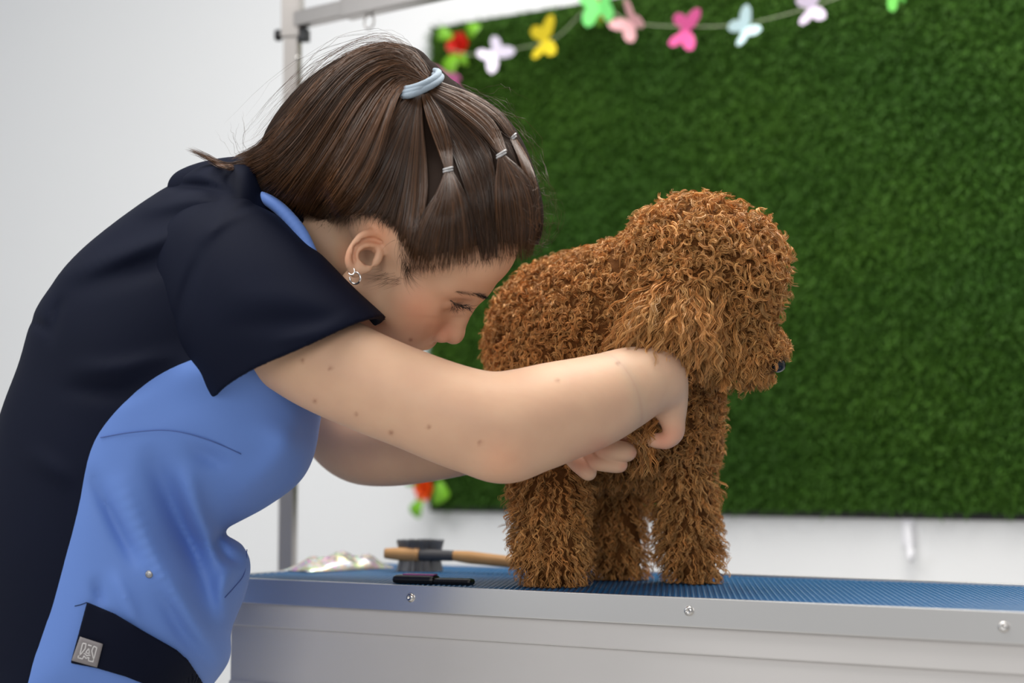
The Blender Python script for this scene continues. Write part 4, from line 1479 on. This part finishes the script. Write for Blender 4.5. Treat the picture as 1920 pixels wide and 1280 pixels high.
def waves(n, mask, m=14, n_f=8, L=(0.022, 0.040), amp=0.0028, width=0.00048, spread=0.0012, out=0.5, wavelen=0.016, lean=0.0):
    P, N_ = roots(n, mask * skinmask)
    P = P - N_ * 0.002
    s_ = np.linspace(0, 1, m)[None, :, None]
    Ln = rng.uniform(*L, n)[:, None, None]
    DOWN_ = unit(DOWN + np.array([lean, 0, 0]))
    d0 = unit(N_ * out + DOWN_ * 0.8 + rng.normal(0, 0.22, (n, 3)))
    d1 = unit(DOWN_ + N_ * 0.15 * out + rng.normal(0, 0.22, (n, 3)))
    path = P[:, None] + Ln * (d0[:, None] * (s_ - 0.5 * s_ ** 2) + d1[:, None] * 0.5 * s_ ** 2)
    path = path + N_[:, None] * (0.004 * np.sin(s_ * math.pi / 2))
    r1 = unit(np.cross(DOWN, rng.normal(size=(n, 3))))
    ph = rng.uniform(0, 6.28, n)[:, None, None]
    path = path + r1[:, None] * amp * np.minimum(s_ * 3, 1) * np.sin(ph + s_ * Ln / wavelen * 2 * math.pi)
    r3 = unit(N_ + 0.3 * rng.normal(size=(n, 3)))
    path = path + r3[:, None] * amp * 0.6 * np.minimum(s_ * 3, 1) * np.cos(ph * 1.7 + s_ * Ln / wavelen * 2 * math.pi)
    F_, R_ = fibres(path, n_f, spread * rng.uniform(0.6, 1.3, n), width)
    return F_, R_, clump_tone(P, n_f)


def coat(name, sets):
    V, Q, Cc, o = [], [], [], 0
    for P, R_, c in sets:
        v, q, cc = strands(P, R_, 2, c)
        v[:, 2] = np.maximum(v[:, 2], ZT + 0.0015)
        V.append(v)
        Q.append(q + o)
        Cc.append(cc)
        o += len(v)
    ob = mk(name, np.concatenate(V), np.concatenate(Q), M_fur, None, True, np.concatenate(Cc))
    ob['kind'] = 'stuff'
    return under(ob, dog)


muz_f = curl_f * ((cx3 > 1395) & (cy3 > 605) & (cy3 < 740))
curl_f = curl_f - muz_f
head_f = curl_f * ((cx3 > 1190) & (cy3 < 640))
trunk_f = curl_f * (1 - ((cx3 > 1190) & (cy3 < 640)))
coat('body_curls', [curls(3200, trunk_f, n_f=6, m=11, rh=(0.0030, 0.0058), L=(0.010, 0.020))])
coat('head_curls', [curls(1400, head_f, n_f=8, m=14, L=(0.012, 0.026), rh=(0.0038, 0.0072), turns=(0.9, 1.6), spread=0.0010), curls(330, muz_f, n_f=6, m=10, L=(0.006, 0.013), rh=(0.0024, 0.0042))])
coat('ear_hair', [waves(340, ear_f * (cy3 < 600), n_f=10, m=16, L=(0.040, 0.074), amp=0.0036, wavelen=0.028, spread=0.0014, out=0.35, lean=-0.25), waves(160, ear_f, n_f=9, m=13, L=(0.025, 0.045), amp=0.0034, wavelen=0.024, spread=0.0014, out=0.4, lean=-0.4), waves(240, cheek_f, n_f=8, m=14, L=(0.014, 0.026), amp=0.003, wavelen=0.02, out=0.5)])
coat('leg_hair', [waves(1900, leg_f, n_f=6, m=10, L=(0.016, 0.032), amp=0.0028, wavelen=0.014, out=0.9), waves(60, paw_f, n_f=7, L=(0.015, 0.03), out=0.5)])
# tufts of the lifted paw between the hands
np_ = 75
tx, ty = rng.uniform(1178, 1240, np_), rng.uniform(762, 812, np_)
td = rng.uniform(1.966, 1.992, np_)
tl = rng.uniform(0.014, 0.030, np_)
wx = rng.uniform(0, 1, np_) < 0.16
tx, ty, tl = np.where(wx, rng.uniform(1190, 1235, np_), tx), np.where(wx, 830, ty), np.where(wx, 0.04, tl)
td = np.where(wx, 2.0, td)
P_ = c2w(np.stack([(tx - CX) / F * td, (CY - ty) / F * td, td], 1))
s_ = np.linspace(0, 1, 12)[None, :, None]
ph = rng.uniform(0, 6.28, np_)[:, None, None]
path = P_[:, None] + tl[:, None, None] * s_ * unit(DOWN + rng.normal(0, 0.25, (np_, 3)))[:, None] + 0.003 * np.sin(ph + s_ * 7) * np.array([1.0, 0, 0]) + 0.002 * np.cos(ph * 2 + s_ * 6) * np.array([0, 1.0, 0])
F_, R_ = fibres(path, 8, 0.0011 * np.ones(np_), 0.00042)
coat('paw_tuft', [(F_, R_, clump_tone(P_, 8))])

# ------------------------------------------------------------------ butterfly garland and artificial flowers on the grass panel
gl = empty('butterfly_garland', on_wall(1200, 40, 0.06), 'string of coloured paper butterflies strung across the grass panel', 'garland')
line = [(845, 95), (905, 104), (965, 92), (1040, 72), (1095, 22), (1130, 12), (1185, 42), (1290, 50), (1400, 44), (1520, 14), (1600, -12), (1690, -14), (1800, -40)]
under(tubemesh('string', [on_wall(x, y, 0.083) for x, y in line], 0.0012, M_string, None, 6, 90), gl)


def butterfly(cx_, cy_, size, rot, fold, m, spin=0.0):
    """two-lobed paper wings folded along the body; size in pixels, rot in degrees in the picture plane"""
    wing = np.array([(0, 0.10), (0.10, 0.30), (0.32, 0.50), (0.50, 0.52), (0.52, 0.36), (0.42, 0.16), (0.30, 0.04), (0.40, -0.10), (0.42, -0.28), (0.32, -0.42), (0.18, -0.38), (0.06, -0.20), (0, -0.16)])
    wing = np.array([tuple(p) for p in wing])
    c = on_wall(cx_, cy_, 0.085)
    dd = proj(c)[2]
    sc = size * dd / F
    right, upv, out = wd, np.array([0, 0, 1.0]), wn
    ca_, sa_ = math.cos(math.radians(rot)), math.sin(math.radians(rot))
    ax_x, ax_y = right * ca_ + upv * sa_, -right * sa_ + upv * ca_
    if spin and -125 < rot < -60:
        cs, ss = math.cos(spin), math.sin(spin)
        ax_y, out = ax_y * cs + out * ss, out * cs - ax_y * ss
    elif spin:
        cs, ss = math.cos(spin), math.sin(spin)
        ax_x, out = ax_x * cs + out * ss, out * cs - ax_x * ss
    V, T_ = [], []
    for side, fo in ((1, fold), (-1, fold)):
        for th in (0.0006, -0.0006):
            b0 = len(V)
            for x, y in wing:
                V.append(c + sc * (ax_x * side * x * math.cos(fo) + out * x * math.sin(fo) + ax_y * y) + out * th)
            V.append(c + sc * (ax_x * side * 0.2 * math.cos(fo) + out * 0.2 * math.sin(fo)) + out * th)
            k = len(wing)
            for i in range(k):
                tr = (b0 + i, b0 + (i + 1) % k, b0 + k)
                T_.append(tr if (th > 0) == (side > 0) else tr[::-1])
        b1 = len(V) - 2 * (len(wing) + 1)
        b2 = len(V) - (len(wing) + 1)
        for i in range(len(wing)):
            j = (i + 1) % len(wing)
            T_.append((b1 + i, b2 + i, b2 + j))
            T_.append((b1 + i, b2 + j, b1 + j))
    return np.array(V), np.array(T_)


for nm, x, y, s_, r_, f_, colr, sp_ in (
        ('lilac white', 928, 102, 66, -135, 0.4, (0.72, 0.66, 0.80), 0.3), ('yellow', 1022, 76, 78, -86, 0.3, (0.80, 0.62, 0.02), 0.35), ('bright green', 1124, 14, 82, 4, 0.25, (0.16, 0.62, 0.16), 0.0),
        ('pale pink', 1186, 44, 70, 40, 0.45, (0.74, 0.40, 0.42), 0.3), ('magenta', 1286, 58, 80, -102, 0.3, (0.68, 0.10, 0.30), 0.35), ('pale blue', 1398, 54, 66, -62, 0.45, (0.62, 0.82, 0.86), 0.2),
        ('lilac', 1522, 14, 72, -82, 0.3, (0.70, 0.60, 0.76), 0.35), ('bright green', 1683, -10, 62, 20, 0.4, (0.16, 0.58, 0.10), 0.5), ('pink', 848, 152, 66, 70, 0.45, (0.72, 0.18, 0.42), 0.6)):
    v, t_ = butterfly(x, y, s_, r_, f_, None, sp_)
    under(mk('butterfly', v, t_, paper(nm.replace(' ', '_') + '_paper', colr), None, False, label=nm + ' paper butterfly'), gl)

M_red = mat('red_petal', (0.62, 0.015, 0.006), 0.5)
M_orange = mat('orange_petal', (0.80, 0.10, 0.005), 0.5)
M_leaf = mat('bright_green_leaf', (0.16, 0.42, 0.012), 0.45)


def leaf(px, py, ang_, ln, wd_, off=0.05):
    """pointed cupped leaf, lengths in pixels, angle in the picture (0 right, 90 down)"""
    c = on_wall(px, py, off)
    k = proj(c)[2] / F
    a = math.radians(ang_)
    t = wd * math.cos(a) - np.array([0, 0, 1.0]) * math.sin(a)
    s_ = np.cross(wn, t)
    V, Q = [], []
    n = 8
    for i in range(n + 1):
        u = i / n
        w_ = wd_ * k * math.sin(math.pi * min(u * 0.9 + 0.06, 1)) ** 0.8 * 0.5
        p = c + t * ln * k * u + wn * (0.012 * math.sin(u * 2.6))
        for j, (sx, cup) in enumerate(((-1, 0.008), (0, 0), (1, 0.008))):
            V.append(p + s_ * sx * w_ + wn * cup * abs(sx) * (w_ / (wd_ * k * 0.5 + 1e-9)))
    n1 = len(V)
    V += [p - wn * 0.0012 for p in V]
    for i in range(n):
        for j in range(2):
            q = (i * 3 + j, i * 3 + j + 1, i * 3 + j + 4, i * 3 + j + 3)
            Q.append(q)
            Q.append(tuple(n1 + z for z in q[::-1]))
        Q.append((i * 3, i * 3 + 3, n1 + i * 3 + 3, n1 + i * 3))
        Q.append((i * 3 + 2, n1 + i * 3 + 2, n1 + i * 3 + 5, i * 3 + 5))
    return np.array(V), np.array(Q)


def flower(cx_, cy_, rad, m, label, leaves, squash=1.0):
    c = on_wall(cx_, cy_, 0.044)
    fe = empty('artificial_flower', c, label, 'flower')
    k = proj(c)[2] / F
    for ring, (nn_, rr, tilt, ph) in enumerate(((6, 1.0, 0.35, 0), (5, 0.72, 0.8, 0.5), (4, 0.42, 1.2, 0.2))):
        for i in range(nn_):
            a = 2 * math.pi * i / nn_ + ph
            V, Q = [], []
            for iu in range(6):
                u = iu / 5
                for iv in range(5):
                    v = iv / 4 - 0.5
                    wv_ = rad * rr * k * 0.95 * math.sin(math.pi * (0.12 + 0.78 * u)) * v
                    rad_ = rad * rr * k * u * math.cos(tilt * u)
                    h_ = rad * rr * k * (u * math.sin(tilt)) * 0.9 + 0.012 * abs(v) * u + 0.003 * ring
                    x_ = rad_ * math.cos(a) - wv_ * math.sin(a)
                    y_ = rad_ * math.sin(a) + wv_ * math.cos(a)
                    V.append(c + wd * x_ * squash + np.array([0, 0, 1.0]) * y_ + wn * (h_ * 0.8))
            for iu in range(5):
                for iv in range(4):
                    Q.append((iu * 5 + iv, iu * 5 + iv + 1, (iu + 1) * 5 + iv + 1, (iu + 1) * 5 + iv))
            under(mk('petal', np.array(V), np.array(Q), m, None, True), fe)
    for lf in leaves:
        v, q = leaf(*lf)
        under(mk('leaf', v, q, M_leaf, None, True), fe)
    return fe


flower(862, 85, 26, M_red, 'red artificial flower with green leaves at the panel corner beside the lilac white butterfly', [(855, 100, 95, 46, 34), (880, 72, -35, 34, 28), (850, 70, 200, 34, 26), (868, 100, 60, 30, 22)])
flower(1128, 18, 26, M_red, 'red artificial flower behind the bright green butterfly', [(1120, 30, 60, 26, 22)])
flower(798, 914, 27, M_orange, 'orange artificial flower with green leaves at the lower panel corner', [(790, 935, 92, 36, 28), (815, 918, 15, 38, 46), (785, 905, 200, 24, 20)], 0.85)

# white hook on the wall under the panel
hk = empty('wall_hook', on_wall(1706, 1020, 0.0), 'narrow white plastic hook on the wall under the grass panel', 'hook')
hp = [on_wall(1703, 984, 0.006), on_wall(1704, 1005, 0.010), on_wall(1706, 1030, 0.014), on_wall(1709, 1048, 0.022), on_wall(1712, 1042, 0.034), on_wall(1712, 1032, 0.037)]
M_whitep = mat('white_plastic', (0.82, 0.82, 0.86), 0.3)
under(tubemesh('hook', hp, [0.0075, 0.008, 0.007, 0.0055, 0.004, 0.003], M_whitep, None, 10, 36), hk)
u0, z0 = wall_uv(on_wall(1704, 992, 0))
under(box('backplate', (u0 - 0.012, 0.0005, z0 + W0[2] - 0.03), (u0 + 0.012, 0.005, z0 + W0[2] + 0.02), M_whitep, M=MW, bevel=0.002), hk)

# ------------------------------------------------------------------ things lying on the table
def lie(px, py):
    return on_z(px, py, ZT)


# double-sided pin brush with wooden handle
BD = 2.36
hp0, hp1 = W(846, 1041, BD), W(985, 1056, BD - 0.05)
br = empty('pin_brush', (float(hp0[0]), float(hp0[1]), ZT), 'grooming brush with pale wooden handle and dense grey metal pins', 'brush')
ax = (hp1 - hp0) / np.linalg.norm(hp1 - hp0)
under(tubemesh('handle', [hp0, hp0 + ax * 0.03, hp1 - ax * 0.02, hp1], [0.0068, 0.0088, 0.0078, 0.006], M_wood, None, 14, 24), br)
b0_ = W(786, 1040, BD + 0.01)
under(tubemesh('ferrule', [b0_ - ax * 0.004, (b0_ + hp0) / 2, hp0 + ax * 0.004], [0.0080, 0.0080, 0.0075], M_padgrey, None, 14, 12), br)
s0 = W(722, 1037, BD + 0.02)
under(tubemesh('end_grip', [s0, s0 * 0.6 + b0_ * 0.4, b0_], [0.0072, 0.0092, 0.0092], M_wood, None, 14, 14), br)
pc = W(788, 1041, BD + 0.035)
hz = pc[2] - ZT
pad = under(lathe('pad', [(0, -0.006), (0.027, -0.006), (0.030, 0.0), (0.027, 0.005), (0, 0.007)], M_padgrey, None, Matrix.Translation(Vector(pc)) @ Matrix.Rotation(0.05, 4, 'Y')), br)
npin = 900
pr_, pa = np.sqrt(rng.random(npin)) * 0.028, rng.random(npin) * 6.283
sgn = np.where(np.arange(npin) % 2 == 0, 1.0, -1.0)
st_ = pc + np.stack([pr_ * np.cos(pa), pr_ * np.sin(pa), 0 * pa], 1)
en_ = st_ + np.stack([pr_ * np.cos(pa) * 0.2, pr_ * np.sin(pa) * 0.2, np.where(sgn > 0, rng.uniform(0.019, 0.023, npin), -hz)], 1)
en_[:, 2] = np.maximum(en_[:, 2], ZT + 0.0005)
pth = np.stack([st_, (st_ + en_) / 2, en_], 1)
v, q, _ = strands(pth, np.full((npin, 3), 0.0006), 3)
pins = mk('pins', v, q, M_pins, None, True)
pins['kind'] = 'stuff'
under(pins, br)

# sparkling packet
pk = []
c0_, c1_ = lie(572, 1074), lie(735, 1066)
n1_, n2_ = 26, 12
dirp = (c1_ - c0_)
sidep = np.array([-dirp[1], dirp[0], 0]) / np.linalg.norm(dirp) * 0.07
V_ = []
for lay in (1, 0):
    for i in range(n1_):
        for j in range(n2_):
            u_, v_ = i / (n1_ - 1), j / (n2_ - 1)
            hgt = 0.020 * (math.sin(math.pi * min(1, u_ * 1.05)) ** 0.6) * math.sin(math.pi * v_) ** 0.5
            hgt += 0.006 * math.sin(u_ * 23 + 4 * v_) * math.sin(v_ * 9 + u_ * 5) * math.sin(math.pi * v_)
            p = c0_ + dirp * u_ + sidep * (v_ - 0.15) * (1 - 0.35 * u_)
            V_.append(p + np.array([0, 0, 0.0015 + (max(hgt, 0.0005) + 0.008 * u_ ** 2 * v_ if lay else 0)]))
Q_ = []
for lay in (0, 1):
    for i in range(n1_ - 1):
        for j in range(n2_ - 1):
            b0 = lay * n1_ * n2_ + i * n2_ + j
            q = (b0, b0 + n2_, b0 + n2_ + 1, b0 + 1)
            Q_.append(q if lay == 0 else q[::-1])
edge = [j for j in range(n2_)] + [i * n2_ + n2_ - 1 for i in range(1, n1_)] + [(n1_ - 1) * n2_ + j for j in range(n2_ - 2, -1, -1)] + [i * n2_ for i in range(n1_ - 2, 0, -1)]
for a, b in zip(edge, edge[1:] + edge[:1]):
    Q_.append((a, b, b + n1_ * n2_, a + n1_ * n2_))
o = mk('glitter_packet', np.array(V_), np.array(Q_), M_glitter, None, True)
tag(o, 'crumpled iridescent sparkling packet lying on the table near the post', 'packet')

# black case with a purple strip
k0, k1 = lie(733, 1095), lie(880, 1099)
kc = (k0 + k1) / 2
kd = (k1 - k0)
kl = np.linalg.norm(kd)
kd /= kl
MK = Matrix(((kd[0], -kd[1], 0, kc[0]), (kd[1], kd[0], 0, kc[1]), (0, 0, 1, ZT), (0, 0, 0, 1)))
ck = empty('folding_comb', (float(kc[0]), float(kc[1]), ZT), 'small black folding comb case with a purple strip on the table edge', 'comb')
under(box('case', (-kl / 2, 0.0, 0.0005), (kl * 0.04, 0.026, 0.0115), M_black, M=MK, bevel=0.005), ck)
under(box('handle', (0.0, 0.003, 0.0005), (kl / 2, 0.022, 0.0085), M_black, M=MK, bevel=0.004), ck)
under(box('strip', (-kl * 0.38, 0.006, 0.011), (kl * 0.02, 0.020, 0.0130), M_purple, M=MK, bevel=0.0008, label='purple strip'), ck)
